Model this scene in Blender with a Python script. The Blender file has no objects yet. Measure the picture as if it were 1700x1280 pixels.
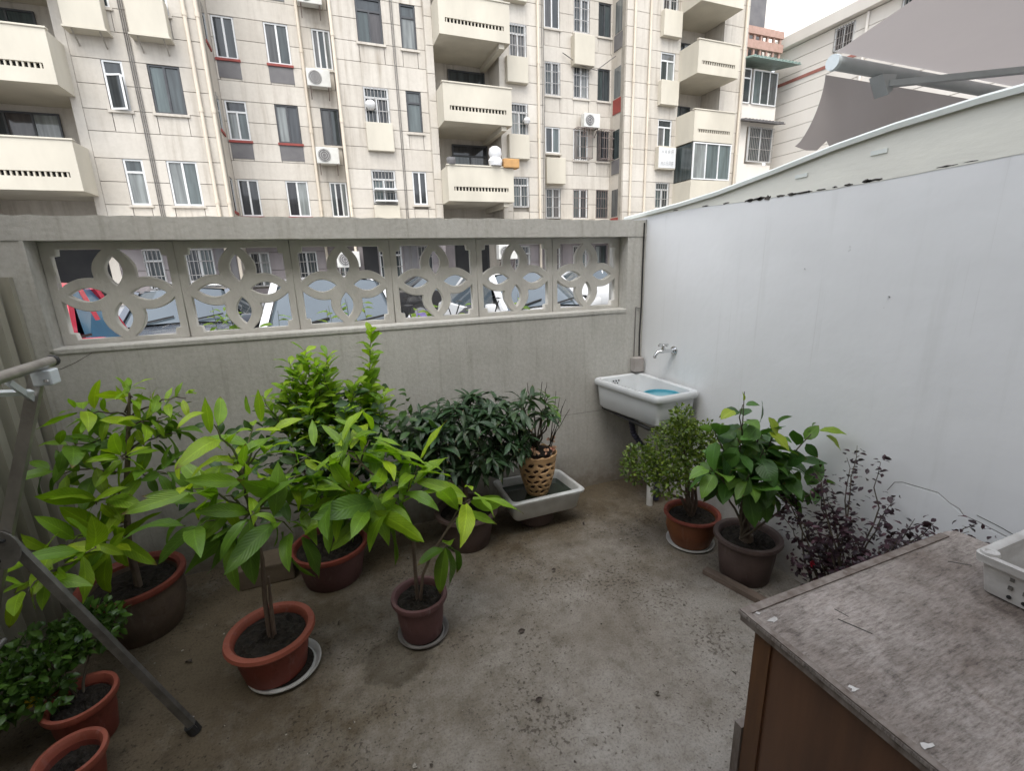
import bpy, bmesh, math, random
from mathutils import Vector, Matrix
import numpy as np
random.seed(7)
R = math.radians
sc = bpy.context.scene
COL = sc.collection

# ------------------------------------------------------------------ camera, sky, sun, exposure
cam_d = bpy.data.cameras.new('camera'); cam = bpy.data.objects.new('camera', cam_d); COL.objects.link(cam)
cam_d.sensor_fit = 'HORIZONTAL'; cam_d.sensor_width = 36.0; cam_d.lens = 768.0 / 1700.0 * 36.0
cam_d.clip_start = 0.02; cam_d.clip_end = 2000
right = Vector((0.92938, -0.36794, -0.02959)); down = Vector((-0.11827, -0.22091, -0.9681)); fwd = Vector((0.34966, 0.90323, -0.24882))
up, back = -down, -fwd
CAMP = Vector((0, 0, 1.6))
cam.matrix_world = Matrix(((right.x, up.x, back.x, 0), (right.y, up.y, back.y, 0), (right.z, up.z, back.z, 1.6), (0, 0, 0, 1)))
sc.camera = cam

SUN_EL, SUN_AZ = 58.0, 205.0          # azimuth clockwise from +Y: the sun stands behind and left of the viewer, veiled by cloud
w = bpy.data.worlds.new('World'); sc.world = w; w.use_nodes = True
nt = w.node_tree; bg = nt.nodes['Background']
sky = nt.nodes.new('ShaderNodeTexSky'); sky.sky_type = 'NISHITA'; sky.sun_disc = False
sky.sun_elevation = R(SUN_EL); sky.sun_rotation = R(SUN_AZ); sky.air_density = 1.6; sky.dust_density = 5.0; sky.ozone_density = 1.0
hs = nt.nodes.new('ShaderNodeHueSaturation'); hs.inputs['Saturation'].default_value = 0.30
nt.links.new(sky.outputs[0], hs.inputs['Color'])
mx = nt.nodes.new('ShaderNodeMix'); mx.data_type = 'RGBA'; mx.inputs[0].default_value = 0.55
nt.links.new(hs.outputs[0], mx.inputs[6]); mx.inputs[7].default_value = (8.7, 9.25, 10.3, 1)
nt.links.new(mx.outputs[2], bg.inputs['Color']); bg.inputs['Strength'].default_value = 0.14
sd = bpy.data.lights.new('sun', 'SUN'); sd.energy = 1.15; sd.angle = R(40); sd.color = (1.0, 0.95, 0.87)
so = bpy.data.objects.new('sun', sd); COL.objects.link(so)
az, el = R(SUN_AZ), R(SUN_EL)
sv = Vector((math.sin(az) * math.cos(el), math.cos(az) * math.cos(el), math.sin(el)))
so.rotation_euler = sv.to_track_quat('Z', 'Y').to_euler(); so.location = (0, -10, 30)
vs = sc.view_settings; vs.view_transform = 'Standard'; vs.look = 'None'; vs.gamma = 1.0; vs.exposure = 1.0; vs.use_curve_mapping = False
sc.cycles.max_bounces = 7; sc.cycles.diffuse_bounces = 4; sc.cycles.use_denoising = True

# ------------------------------------------------------------------ materials
def newmat(name):
    m = bpy.data.materials.new(name); m.use_nodes = True
    return m, m.node_tree, m.node_tree.nodes['Principled BSDF']
def N(t, typ, **kw):
    n = t.nodes.new(typ)
    for k, v in kw.items(): setattr(n, k, v)
    return n
def mapping(t, stretch=(1, 1, 1), src='pos'):
    if src == 'pos': o = N(t, 'ShaderNodeNewGeometry').outputs['Position']
    else: o = N(t, 'ShaderNodeTexCoord').outputs[src]
    mp = N(t, 'ShaderNodeMapping'); mp.inputs['Scale'].default_value = stretch
    t.links.new(o, mp.inputs['Vector']); return mp.outputs[0]
def noise(t, vec, scale, detail=5, rough=.6):
    n = N(t, 'ShaderNodeTexNoise'); n.inputs['Scale'].default_value = scale; n.inputs['Detail'].default_value = detail
    n.inputs['Roughness'].default_value = rough; t.links.new(vec, n.inputs['Vector']); return n.outputs['Fac']
def ramp(t, fac, stops):
    r = N(t, 'ShaderNodeValToRGB'); e = r.color_ramp.elements
    while len(e) < len(stops): e.new(0.5)
    for i, (p, c) in enumerate(stops):
        e[i].position = p; e[i].color = (*c, 1) if len(c) == 3 else c
    t.links.new(fac, r.inputs[0]); return r.outputs[0]
def mixc(t, fac, a, b, mode='MIX'):
    m = N(t, 'ShaderNodeMix', data_type='RGBA', blend_type=mode)
    for i, v in ((0, fac), (6, a), (7, b)):
        if isinstance(v, (int, float)): m.inputs[i].default_value = v
        elif isinstance(v, tuple): m.inputs[i].default_value = (*v, 1)
        else: t.links.new(v, m.inputs[i])
    return m.outputs[2]
def bumpn(t, h, strength, dist=.01):
    b = N(t, 'ShaderNodeBump'); b.inputs['Strength'].default_value = strength; b.inputs['Distance'].default_value = dist
    t.links.new(h, b.inputs['Height']); return b.outputs[0]
def mat(name, c1, c2=None, scale=5, rough=.7, bump=0, bscale=60, metal=0, spec=.4, stretch=(1, 1, 1), lo=.35, hi=.65, src='pos', rvar=0, coat=0):
    m, t, p = newmat(name)
    p.inputs['Roughness'].default_value = rough; p.inputs['Metallic'].default_value = metal; p.inputs['Specular IOR Level'].default_value = spec
    p.inputs['Coat Weight'].default_value = coat
    if c2 is None: c2 = tuple(x * .8 for x in c1)
    v = mapping(t, stretch, src); f = noise(t, v, scale)
    c = ramp(t, f, [(lo, c1), (hi, c2)])
    t.links.new(c, p.inputs['Base Color'])
    if rvar:
        mr = N(t, 'ShaderNodeMapRange'); mr.inputs[3].default_value = rough - rvar; mr.inputs[4].default_value = rough + rvar
        t.links.new(f, mr.inputs[0]); t.links.new(mr.outputs[0], p.inputs['Roughness'])
    if bump: t.links.new(bumpn(t, noise(t, v, bscale, 4), bump), p.inputs['Normal'])
    return m

def mat_floor():
    m, t, p = newmat('courtyard_concrete'); v = mapping(t)
    big = noise(t, v, 1.1, 5, .6); mid = noise(t, v, 11, 9, .72); fine = noise(t, v, 120, 6, .8)
    a = ramp(t, big, [(.36, (.27, .24, .205)), (.5, (.325, .298, .265)), (.66, (.365, .338, .305))])
    b = ramp(t, mid, [(.33, (.58, .55, .49)), (.47, (.94, .93, .91)), (.66, (1.06, 1.05, 1.03))])
    c = mixc(t, .75, a, b, 'MULTIPLY')
    d = ramp(t, fine, [(.36, (.56, .54, .52)), (.48, (.96, .96, .96)), (.68, (1.15, 1.14, 1.13))])
    c = mixc(t, .9, c, d, 'MULTIPLY')
    # crisp pits and dark specks in worn patches
    sp = noise(t, v, 62, 3, .6); ar = noise(t, v, 2.6, 4, .6)
    sm_ = N(t, 'ShaderNodeMath', operation='MULTIPLY_ADD'); t.links.new(ar, sm_.inputs[0]); sm_.inputs[1].default_value = .55; t.links.new(sp, sm_.inputs[2])
    sf = ramp(t, sm_.outputs[0], [(.88, (0, 0, 0)), (.95, (.85, .85, .85))])
    c = mixc(t, sf, c, mixc(t, 1.0, c, (.34, .31, .28), 'MULTIPLY'))
    # green-brown algae plus painted-in shade, darker toward the back wall and the left
    moss = noise(t, v, 3.2, 7, .75)  # noise for both the algae and the painted-in shade
    sx = N(t, 'ShaderNodeSeparateXYZ'); t.links.new(v, sx.inputs[0])
    gy = N(t, 'ShaderNodeMapRange'); gy.inputs[1].default_value = 1.2; gy.inputs[2].default_value = 2.7; t.links.new(sx.outputs[1], gy.inputs[0])
    gx = N(t, 'ShaderNodeMapRange'); gx.inputs[1].default_value = 1.1; gx.inputs[2].default_value = -.6; t.links.new(sx.outputs[0], gx.inputs[0])
    mxx = N(t, 'ShaderNodeMath', operation='MAXIMUM'); t.links.new(gy.outputs[0], mxx.inputs[0]); t.links.new(gx.outputs[0], mxx.inputs[1])
    ad = N(t, 'ShaderNodeMath', operation='MULTIPLY_ADD'); t.links.new(mxx.outputs[0], ad.inputs[0]); ad.inputs[1].default_value = .50; t.links.new(moss, ad.inputs[2])
    f = ramp(t, ad.outputs[0], [(.50, (0, 0, 0)), (.95, (1, 1, 1))])
    c = mixc(t, f, c, mixc(t, 1.0, c, (.37, .315, .225), 'MULTIPLY'))
    # damp round mark where a pot stood, left of the small mauve pot
    vm = N(t, 'ShaderNodeVectorMath', operation='DISTANCE'); t.links.new(v, vm.inputs[0]); vm.inputs[1].default_value = (.10, 1.70, 0)
    wob = N(t, 'ShaderNodeMath', operation='MULTIPLY_ADD'); t.links.new(mid, wob.inputs[0]); wob.inputs[1].default_value = .10; t.links.new(vm.outputs['Value'], wob.inputs[2])
    rf = ramp(t, wob.outputs[0], [(.10, (.55, .55, .55)), (.17, (.8, .8, .8)), (.205, (0, 0, 0))])
    c = mixc(t, rf, c, mixc(t, 1.0, c, (.42, .40, .34), 'MULTIPLY'))
    t.links.new(c, p.inputs['Base Color']); p.inputs['Roughness'].default_value = .85
    h = N(t, 'ShaderNodeMath', operation='ADD'); t.links.new(mid, h.inputs[0]); t.links.new(fine, h.inputs[1])
    t.links.new(bumpn(t, h.outputs[0], .55, .012), p.inputs['Normal'])
    return m

def mat_cement():
    m, t, p = newmat('cement_render'); v = mapping(t)
    big = noise(t, v, 1.6, 6, .6); fine = noise(t, v, 45, 5, .7)
    st = noise(t, mapping(t, (16, 16, .9)), 1.6, 6, .65)
    a = ramp(t, big, [(.35, (.44, .43, .40)), (.65, (.54, .53, .50))])
    s = ramp(t, st, [(.3, (.74, .72, .68)), (.46, (.96, .96, .95)), (.7, (1.03, 1.03, 1.02))])
    c = mixc(t, .7, a, s, 'MULTIPLY')
    d = ramp(t, fine, [(.3, (.8, .79, .77)), (.6, (1.05, 1.05, 1.05))]); c = mixc(t, .6, c, d, 'MULTIPLY')
    # shade at the wall's foot painted into the colour, broken up by noise
    sx = N(t, 'ShaderNodeSeparateXYZ'); t.links.new(v, sx.inputs[0])
    g = N(t, 'ShaderNodeMapRange'); g.inputs[1].default_value = .42; g.inputs[2].default_value = 0.0; t.links.new(sx.outputs[2], g.inputs[0])
    g2 = N(t, 'ShaderNodeMath', operation='MULTIPLY'); t.links.new(g.outputs[0], g2.inputs[0]); t.links.new(noise(t, v, 5, 6, .7), g2.inputs[1])
    f = ramp(t, g2.outputs[0], [(.12, (0, 0, 0)), (.5, (1, 1, 1))])
    c = mixc(t, f, c, mixc(t, 1, c, (.5, .45, .40), 'MULTIPLY'))
    t.links.new(c, p.inputs['Base Color']); p.inputs['Roughness'].default_value = .88; p.inputs['Specular IOR Level'].default_value = .25
    hh = N(t, 'ShaderNodeMath', operation='MULTIPLY_ADD'); t.links.new(big, hh.inputs[0]); hh.inputs[1].default_value = 2.0; t.links.new(fine, hh.inputs[2])
    t.links.new(bumpn(t, hh.outputs[0], .35, .008), p.inputs['Normal'])
    return m

def mat_whitewall():
    m, t, p = newmat('white_wall_paint'); v = mapping(t)
    big = noise(t, v, 1.1, 5, .55); st = noise(t, mapping(t, (12, 12, .8)), 1.4, 5, .6)
    a = ramp(t, big, [(.35, (.79, .795, .80)), (.65, (.84, .845, .85))])
    s = ramp(t, st, [(.28, (.90, .90, .89)), (.42, (.99, .99, .99)), (.7, (1.0, 1.0, 1.0))])
    c = mixc(t, .55, a, s, 'MULTIPLY')
    pa = ramp(t, noise(t, v, .9, 2, .4), [(.42, (.95, .95, .945)), (.60, (1, 1, 1))]); c = mixc(t, 1, c, pa, 'MULTIPLY')
    dr = ramp(t, noise(t, mapping(t, (40, 40, .5)), 1.0, 4, .6), [(.66, (1, 1, 1)), (.74, (.90, .895, .885))]); c = mixc(t, 1, c, dr, 'MULTIPLY')
    spot = noise(t, v, 23, 3, .5); f = ramp(t, spot, [(.79, (0, 0, 0)), (.82, (.6, .6, .6))]); c = mixc(t, mixc(t, 1, f, (.5, .5, .5), 'MULTIPLY'), c, (.34, .33, .32))
    sx = N(t, 'ShaderNodeSeparateXYZ'); t.links.new(v, sx.inputs[0])
    g = N(t, 'ShaderNodeMapRange'); g.inputs[1].default_value = .55; g.inputs[2].default_value = 0.05; t.links.new(sx.outputs[2], g.inputs[0])
    g2 = N(t, 'ShaderNodeMath', operation='MULTIPLY'); t.links.new(g.outputs[0], g2.inputs[0]); t.links.new(noise(t, v, 4, 6, .7), g2.inputs[1])
    f = ramp(t, g2.outputs[0], [(.2, (0, 0, 0)), (.55, (1, 1, 1))]); c = mixc(t, f, c, mixc(t, 1, c, (.66, .62, .55), 'MULTIPLY'))
    t.links.new(c, p.inputs['Base Color']); p.inputs['Roughness'].default_value = .6; p.inputs['Specular IOR Level'].default_value = .3
    t.links.new(bumpn(t, noise(t, v, 3.5, 4, .5), .25, .03), p.inputs['Normal'])
    return m

def mat_cabtop():
    m, t, p = newmat('weathered_plywood'); 
    v = mapping(t, (9, 40, 1)); v2 = mapping(t)
    gr = noise(t, v, 4.5, 9, .72); pt = noise(t, v2, 3.2, 6, .6); dk = noise(t, v2, 14, 8, .75)
    a = ramp(t, gr, [(.33, (.10, .083, .074)), (.46, (.215, .188, .17)), (.62, (.30, .27, .25))])
    b = ramp(t, pt, [(.34, (.60, .54, .50)), (.5, (.95, .93, .91)), (.64, (1.2, 1.18, 1.17))]); c = mixc(t, .95, a, b, 'MULTIPLY')
    d = ramp(t, dk, [(.30, (.38, .34, .31)), (.46, (1, 1, 1)), (.7, (1.18, 1.17, 1.16))]); c = mixc(t, .95, c, d, 'MULTIPLY')
    # ring left by a flower pot
    vm = N(t, 'ShaderNodeVectorMath', operation='DISTANCE'); t.links.new(v2, vm.inputs[0]); vm.inputs[1].default_value = (1.14, .315, .785)
    ad = N(t, 'ShaderNodeMath', operation='MULTIPLY_ADD'); t.links.new(dk, ad.inputs[0]); ad.inputs[1].default_value = .03; t.links.new(vm.outputs['Value'], ad.inputs[2])
    f = ramp(t, ad.outputs[0], [(.082, (0, 0, 0)), (.088, (.4, .4, .4)), (.093, (.4, .4, .4)), (.10, (0, 0, 0))])
    c = mixc(t, f, c, mixc(t, 1, c, (.42, .36, .30), 'MULTIPLY'))
    t.links.new(c, p.inputs['Base Color']); p.inputs['Roughness'].default_value = .8
    t.links.new(bumpn(t, gr, .8, .004), p.inputs['Normal'])
    return m

def mat_facade():
    m, t, p = newmat('facade_render'); v = mapping(t)
    big = noise(t, v, .35, 5, .55); st = noise(t, mapping(t, (3.5, 3.5, .22)), 1.4, 6, .65); fine = noise(t, v, 9, 5, .7)
    a = ramp(t, big, [(.36, (.525, .49, .435)), (.64, (.60, .565, .51))])
    s = ramp(t, st, [(.30, (.62, .585, .54)), (.46, (.92, .91, .90)), (.62, (1.03, 1.03, 1.02))])
    where = ramp(t, noise(t, v, .22, 3, .5), [(.40, (.15, .15, .15)), (.62, (.95, .95, .95))]); c = mixc(t, where, a, mixc(t, 1, a, s, 'MULTIPLY'))
    oi = N(t, 'ShaderNodeObjectInfo'); r = ramp(t, oi.outputs['Random'], [(0, (.93, .92, .91)), (1, (1.04, 1.04, 1.04))]); c = mixc(t, 1, c, r, 'MULTIPLY')
    d = ramp(t, fine, [(.3, (.9, .9, .89)), (.6, (1.03, 1.03, 1.03))]); c = mixc(t, .6, c, d, 'MULTIPLY')
    t.links.new(c, p.inputs['Base Color']); p.inputs['Roughness'].default_value = .8; p.inputs['Specular IOR Level'].default_value = .25
    t.links.new(bumpn(t, fine, .25, .02), p.inputs['Normal'])
    return m

def mat_pane():
    m, t, p = newmat('window_glass'); oi = N(t, 'ShaderNodeObjectInfo')
    v = mapping(t, (7, 7, .6)); cur = noise(t, v, 1.2, 4, .5)
    base = ramp(t, oi.outputs['Random'], [(0, (.035, .04, .045)), (.28, (.05, .065, .065)), (.45, (.03, .03, .035)), (.6, (.10, .13, .13)), (.75, (.06, .05, .05)), (.93, (.22, .24, .235))])
    sh = ramp(t, cur, [(.35, (.55, .55, .55)), (.65, (1.3, 1.3, 1.3))]); c = mixc(t, .8, base, sh, 'MULTIPLY')
    t.links.new(c, p.inputs['Base Color']); p.inputs['Roughness'].default_value = .06; p.inputs['Specular IOR Level'].default_value = .6
    t.links.new(bumpn(t, noise(t, mapping(t), 1.5, 2), .06, .05), p.inputs['Normal'])
    return m

def mat_leaf(name, cols, trans=.35, rough=.38, spec=.45, veins=True):
    m, t, p = newmat(name)
    oi = N(t, 'ShaderNodeObjectInfo'); at = N(t, 'ShaderNodeAttribute', attribute_name='rnd')
    ad = N(t, 'ShaderNodeMath', operation='ADD'); t.links.new(oi.outputs['Random'], ad.inputs[0]); t.links.new(at.outputs['Fac'], ad.inputs[1])
    fr = N(t, 'ShaderNodeMath', operation='FRACT'); t.links.new(ad.outputs[0], fr.inputs[0])
    n = len(cols); c = ramp(t, fr.outputs[0], [(i / (n - 1), cc) for i, cc in enumerate(cols)])
    v = mapping(t); c = mixc(t, .7, c, ramp(t, noise(t, v, 14, 5, .6), [(.3, (.72, .74, .68)), (.65, (1.15, 1.12, 1.1))]), 'MULTIPLY')
    if veins:
        uv = N(t, 'ShaderNodeUVMap'); sx = N(t, 'ShaderNodeSeparateXYZ'); t.links.new(uv.outputs[0], sx.inputs[0])
        ab = N(t, 'ShaderNodeMath', operation='ABSOLUTE'); sb = N(t, 'ShaderNodeMath', operation='SUBTRACT'); sb.inputs[1].default_value = .5
        t.links.new(sx.outputs[1], sb.inputs[0]); t.links.new(sb.outputs[0], ab.inputs[0])
        ph = N(t, 'ShaderNodeMath', operation='MULTIPLY_ADD'); t.links.new(ab.outputs[0], ph.inputs[0]); ph.inputs[1].default_value = -.55; t.links.new(sx.outputs[0], ph.inputs[2])
        ml = N(t, 'ShaderNodeMath', operation='MULTIPLY'); ml.inputs[1].default_value = 75.0; t.links.new(ph.outputs[0], ml.inputs[0])
        sn = N(t, 'ShaderNodeMath', operation='SINE'); t.links.new(ml.outputs[0], sn.inputs[0])
        vn = ramp(t, sn.outputs[0], [(.75, (0, 0, 0)), (1, (.35, .35, .35))])
        mid = ramp(t, ab.outputs[0], [(.0, (.9, .9, .9)), (.05, (0, 0, 0))])
        tot = mixc(t, 1, vn, mid, 'ADD')
        c = mixc(t, tot, c, mixc(t, 1, c, (1.5, 1.45, 1.6), 'MULTIPLY'))
        t.links.new(bumpn(t, sn.outputs[0], .18, .004), p.inputs['Normal'])
        # some leaves have dry brown tips and scorched edges
        dn = noise(t, v, 38, 3, .6); tp_ = N(t, 'ShaderNodeMath', operation='MULTIPLY_ADD'); t.links.new(dn, tp_.inputs[0]); tp_.inputs[1].default_value = .22; t.links.new(sx.outputs[0], tp_.inputs[2])
        tm = ramp(t, tp_.outputs[0], [(1.0 - .001, (0, 0, 0)), (1.0, (0, 0, 0))]) if False else ramp(t, sx.outputs[0], [(.88, (0, 0, 0)), (.95, (1, 1, 1))])
        ed = ramp(t, ab.outputs[0], [(.40, (0, 0, 0)), (.5, (1, 1, 1))]); blot = ramp(t, dn, [(.56, (0, 0, 0)), (.64, (1, 1, 1))])
        who = ramp(t, fr.outputs[0], [(.62, (0, 0, 0)), (.64, (.85, .85, .85)), (.90, (.85, .85, .85)), (.92, (0, 0, 0))])
        bm_ = mixc(t, 1, mixc(t, 1, tm, mixc(t, 1, ed, blot, 'MULTIPLY'), 'ADD'), who, 'MULTIPLY')
        c = mixc(t, bm_, c, (.16, .095, .03))
    t.links.new(c, p.inputs['Base Color']); p.inputs['Roughness'].default_value = rough; p.inputs['Specular IOR Level'].default_value = spec
    tr = N(t, 'ShaderNodeBsdfTranslucent'); tc = mixc(t, 1, c, (1.08, 1.2, .5), 'MULTIPLY'); t.links.new(tc, tr.inputs['Color'])
    ms = N(t, 'ShaderNodeMixShader'); ms.inputs[0].default_value = trans
    out = t.nodes['Material Output']; t.links.new(p.outputs[0], ms.inputs[1]); t.links.new(tr.outputs[0], ms.inputs[2]); t.links.new(ms.outputs[0], out.inputs[0])
    return m

def mat_pot(name, c1, c2, rough=.55):
    m, t, p = newmat(name); v = mapping(t)
    c = ramp(t, noise(t, v, 6, 5, .6), [(.35, c1), (.65, c2)])
    drip = noise(t, mapping(t, (30, 30, 5)), 1.3, 6, .7); lime = ramp(t, drip, [(.56, (0, 0, 0)), (.74, (.45, .45, .45))])
    c = mixc(t, lime, c, tuple(min(1, x * .7 + .13) for x in c1))
    mud = ramp(t, noise(t, v, 24, 6, .75), [(.30, (.55, .52, .48)), (.46, (1, 1, 1))]); c = mixc(t, .8, c, mud, 'MULTIPLY')
    t.links.new(c, p.inputs['Base Color']); p.inputs['Roughness'].default_value = rough; p.inputs['Specular IOR Level'].default_value = .35
    t.links.new(bumpn(t, noise(t, v, 50, 5, .7), .25, .006), p.inputs['Normal']); return m
MT = dict(
    floor=mat_floor(), cement=mat_cement(), white=mat_whitewall(), cabtop=mat_cabtop(), facade=mat_facade(), pane=mat_pane(),
    asphalt=mat('asphalt', (.10, .10, .10), (.16, .155, .15), 3, .9, .4, 80),
    coping=mat('cream_coping', (.80, .79, .71), (.73, .72, .65), 2.5, .55, .15, 20, stretch=(1, 1, 3)),
    coprim=mat('coping_rim', (.76, .79, .75), (.68, .71, .67), 5, .4),
    moss=mat('black_moss', (.035, .033, .03), (.10, .09, .08), 30, .95, .6, 120),
    joint=mat('facade_joint', (.36, .33, .29), (.28, .26, .22), 3, .9),
    balc=mat('balcony_render', (.595, .555, .465), (.50, .465, .39), .8, .8, .15, 10, stretch=(1, 1, .4)),
    pipe=mat('pipe_cream', (.68, .61, .50), (.58, .51, .42), 2, .5, stretch=(1, 1, .3)),
    mauvep=mat('ground_floor_shaded_render', (.30, .27, .27), (.20, .18, .185), 1.2, .8, stretch=(1, 1, .4)),  # grey-mauve wall colour, darkened to hold the ground floor's shade
    greyp=mat('grey_panel', (.13, .125, .13), (.17, .165, .165), 2, .6), redsill=mat('red_sill', (.30, .06, .05), (.22, .05, .04), 4, .6),
    walu=mat('white_frame', (.76, .77, .77), (.66, .67, .67), 3, .4), dalu=mat('dark_frame', (.07, .075, .08), (.05, .05, .055), 3, .4),
    steel=mat('bar_steel', (.42, .41, .40), (.30, .28, .26), 6, .5, metal=.3), rust=mat('rusty_bars', (.16, .13, .12), (.24, .19, .17), 6, .7),
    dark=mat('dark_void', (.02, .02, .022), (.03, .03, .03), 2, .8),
    ac=mat('ac_white', (.70, .70, .67), (.58, .58, .55), 3, .5),
    black=mat('black_rubber', (.02, .02, .02), (.03, .03, .03), 10, .6),
    rackst=mat('stainless_tube', (.50, .48, .45), (.30, .28, .26), 9, .34, metal=.85, stretch=(1, 1, .6), rvar=.1),
    rackdk=mat('dirty_steel', (.27, .26, .24), (.14, .135, .125), 12, .45, metal=.6),
    fence=mat('fence_sheet', (.42, .40, .33), (.24, .225, .18), 3.5, .42, metal=.25, stretch=(1, 1, .25)),
    ceramic=mat('ceramic_glaze', (.64, .66, .67), (.57, .59, .60), 2, .12, spec=.6), traycer=mat('old_ceramic', (.60, .61, .60), (.44, .44, .42), 7, .3),
    chrome=mat('chrome', (.75, .76, .77), (.6, .6, .6), 8, .14, metal=1),
    pvc=mat('white_pvc', (.68, .68, .66), (.52, .51, .48), 7, .4), hose=mat('drain_hose', (.045, .045, .085), (.03, .03, .05), 9, .5),
    bluewater=mat('blue_water', (.16, .35, .41), (.13, .30, .36), 3, .05, spec=.5),
    blue=mat('blue_basin', (.08, .33, .42), (.06, .27, .36), 4, .35),
    redpot=mat_pot('red_clay_plastic', (.25, .062, .042), (.18, .048, .035)), redrim=mat_pot('red_pot_faded', (.34, .10, .065), (.26, .07, .045)),
    mauve=mat_pot('mauve_plastic', (.17, .085, .085), (.12, .06, .06)), orange=mat_pot('orange_clay', (.26, .10, .035), (.17, .06, .028)),
    darkpot=mat_pot('dark_brown_pot', (.13, .09, .08), (.08, .055, .05)), bigpot=mat_pot('big_brown_pot', (.18, .13, .10), (.10, .075, .06)),
    soil=mat('soil', (.014, .011, .009), (.035, .028, .021), 40, .95, 1.0, 90), bark=mat('bark', (.20, .15, .115), (.10, .075, .06), 20, .85, .5, 60, stretch=(1, 1, .3)),
    twig=mat('twig', (.12, .10, .07), (.07, .055, .04), 20, .8), gtwig=mat('green_twig', (.14, .16, .06), (.09, .09, .045), 20, .7),
    saucer=mat('white_saucer', (.62, .62, .60), (.50, .50, .48), 7, .3), greysauc=mat('grey_saucer', (.22, .21, .20), (.15, .14, .13), 9, .5),
    vase=mat('amber_vase', (.66, .43, .23), (.54, .33, .16), 8, .4), tan=mat('tan_block', (.16, .125, .09), (.11, .085, .06), 7, .85, .3, 50),
    wood=mat('plank_wood', (.20, .15, .12), (.12, .09, .07), 6, .8, .4, 50, stretch=(4, 1, 1)),
    cabwood=mat('cabinet_varnish', (.13, .062, .034), (.085, .042, .025), 3.0, .32, stretch=(6, 6, .6), spec=.5), cabedge=mat('cabinet_edge', (.21, .18, .16), (.10, .075, .06), 12, .7, stretch=(3, 3, 1)),
    orangewood=mat('orange_lipping', (.13, .06, .025), (.09, .042, .02), 8, .4, stretch=(5, 5, .5)),
    paint=mat('white_paint_chip', (.50, .48, .46), (.30, .28, .265), 30, .7), plastic=mat('white_plastic', (.55, .54, .52), (.38, .36, .34), 9, .4, .1, 60, stretch=(1, 1, 2)),
    awn=None, awnbar=mat('awning_bar', (.58, .62, .63), (.48, .52, .53), 4, .35), awncap=mat('awning_cap', (.72, .78, .80), (.62, .68, .70), 4, .35),
    carwhite=mat('car_white', (.72, .73, .74), (.66, .67, .68), 2, .2, coat=.6), carblue=mat('car_grey_blue', (.10, .115, .14), (.08, .09, .11), 2, .2, coat=.8),
    carred=mat('tricycle_red', (.62, .035, .075), (.50, .03, .06), 2, .25, coat=.6), carsilver=mat('car_silver', (.36, .37, .39), (.30, .31, .33), 2, .25, metal=.4, coat=.6), carblack=mat('car_black', (.025, .025, .028), (.02, .02, .02), 2, .2, coat=.8),
    carglass=mat('car_glass', (.065, .085, .10), (.05, .065, .08), 1, .03, spec=.9), lamp=mat('lamp_glass', (.6, .62, .63), (.5, .52, .53), 8, .1), teal=mat('trike_glass', (.06, .17, .26), (.05, .12, .2), 3, .05, spec=.9),
    purple=mat('purple_cloth', (.13, .10, .24), (.09, .07, .17), 7, .85, .4, 20), tarp=mat('black_tarp', (.022, .024, .03), (.045, .047, .055), 7, .5, .4, 15),
    brick=mat('red_brick', (.46, .30, .25), (.38, .25, .2), 6, .9), greenroof=mat('green_tile', (.27, .36, .33), (.2, .28, .25), 4, .5), rwall=mat('side_building_wall', (.78, .74, .68), (.72, .68, .62), .5, .8, stretch=(1, 1, .3)),
    rband=mat('red_band', (.38, .16, .13), (.32, .13, .1), 3, .7), pink=mat('pale_flower', (.62, .30, .22), (.52, .36, .22), 20, .7), yellow=mat('yellow_petal', (.75, .55, .03), (.65, .45, .02), 20, .6), redfl=mat('red_petal', (.55, .03, .06), (.4, .02, .04), 20, .6),
    water=mat('dark_water', (.012, .02, .013), (.02, .032, .02), 14, .08, spec=.5), drybrown=mat('dry_stem', (.07, .055, .045), (.04, .03, .025), 20, .9),
    cardboard=mat('cardboard_box', (.52, .30, .12), (.42, .24, .1), 5, .85), bag=mat('white_bag', (.74, .74, .74), (.64, .64, .65), 6, .5, .4, 14), dish=mat('dish_white', (.7, .7, .69), (.6, .6, .6), 6, .5), cable=mat('cable_grey', (.2, .19, .18), (.14, .13, .12), 5, .7),
    greybox=mat('grey_box', (.42, .39, .37), (.34, .31, .29), 9, .7), own=mat('unseen_house_render', (.50, .47, .42), (.44, .41, .37), .7, .85),
    l_young=mat_leaf('young_leaf', [(.19, .35, .022), (.29, .45, .022), (.14, .28, .02), (.38, .51, .022), (.23, .39, .022), (.17, .31, .02)], .40),
    l_mid=mat_leaf('mid_leaf', [(.09, .19, .02), (.15, .28, .022), (.065, .145, .018), (.20, .34, .022)], .35),
    l_shoot=mat_leaf('shoot_leaf', [(.22, .40, .03), (.34, .50, .04), (.15, .29, .03)], .4, .32),
    l_dark=mat_leaf('evergreen_leaf', [(.028, .062, .024), (.05, .105, .045), (.018, .04, .018), (.075, .13, .055)], .18, .32, .5),
    l_deep=mat_leaf('deep_leaf', [(.03, .075, .018), (.055, .12, .022), (.018, .045, .014)], .25, .35),
    l_box=mat_leaf('box_leaf', [(.08, .14, .02), (.15, .22, .025), (.04, .08, .016), (.21, .27, .035)], .25, .35, .45, False),
    l_green=mat_leaf('broad_leaf', [(.05, .13, .025), (.09, .21, .035), (.03, .08, .02), (.14, .27, .035)], .30, .36),
    l_lime=mat_leaf('lime_leaf', [(.30, .38, .03), (.22, .33, .03)], .35), l_purple=mat_leaf('purple_leaf', [(.030, .018, .026), (.055, .024, .036), (.02, .014, .018), (.085, .03, .045)], .2, .45, .4, False),
    l_small=mat_leaf('small_leaf', [(.055, .12, .022), (.10, .20, .032), (.03, .07, .016)], .25, .28, .5, False),
)
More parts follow.
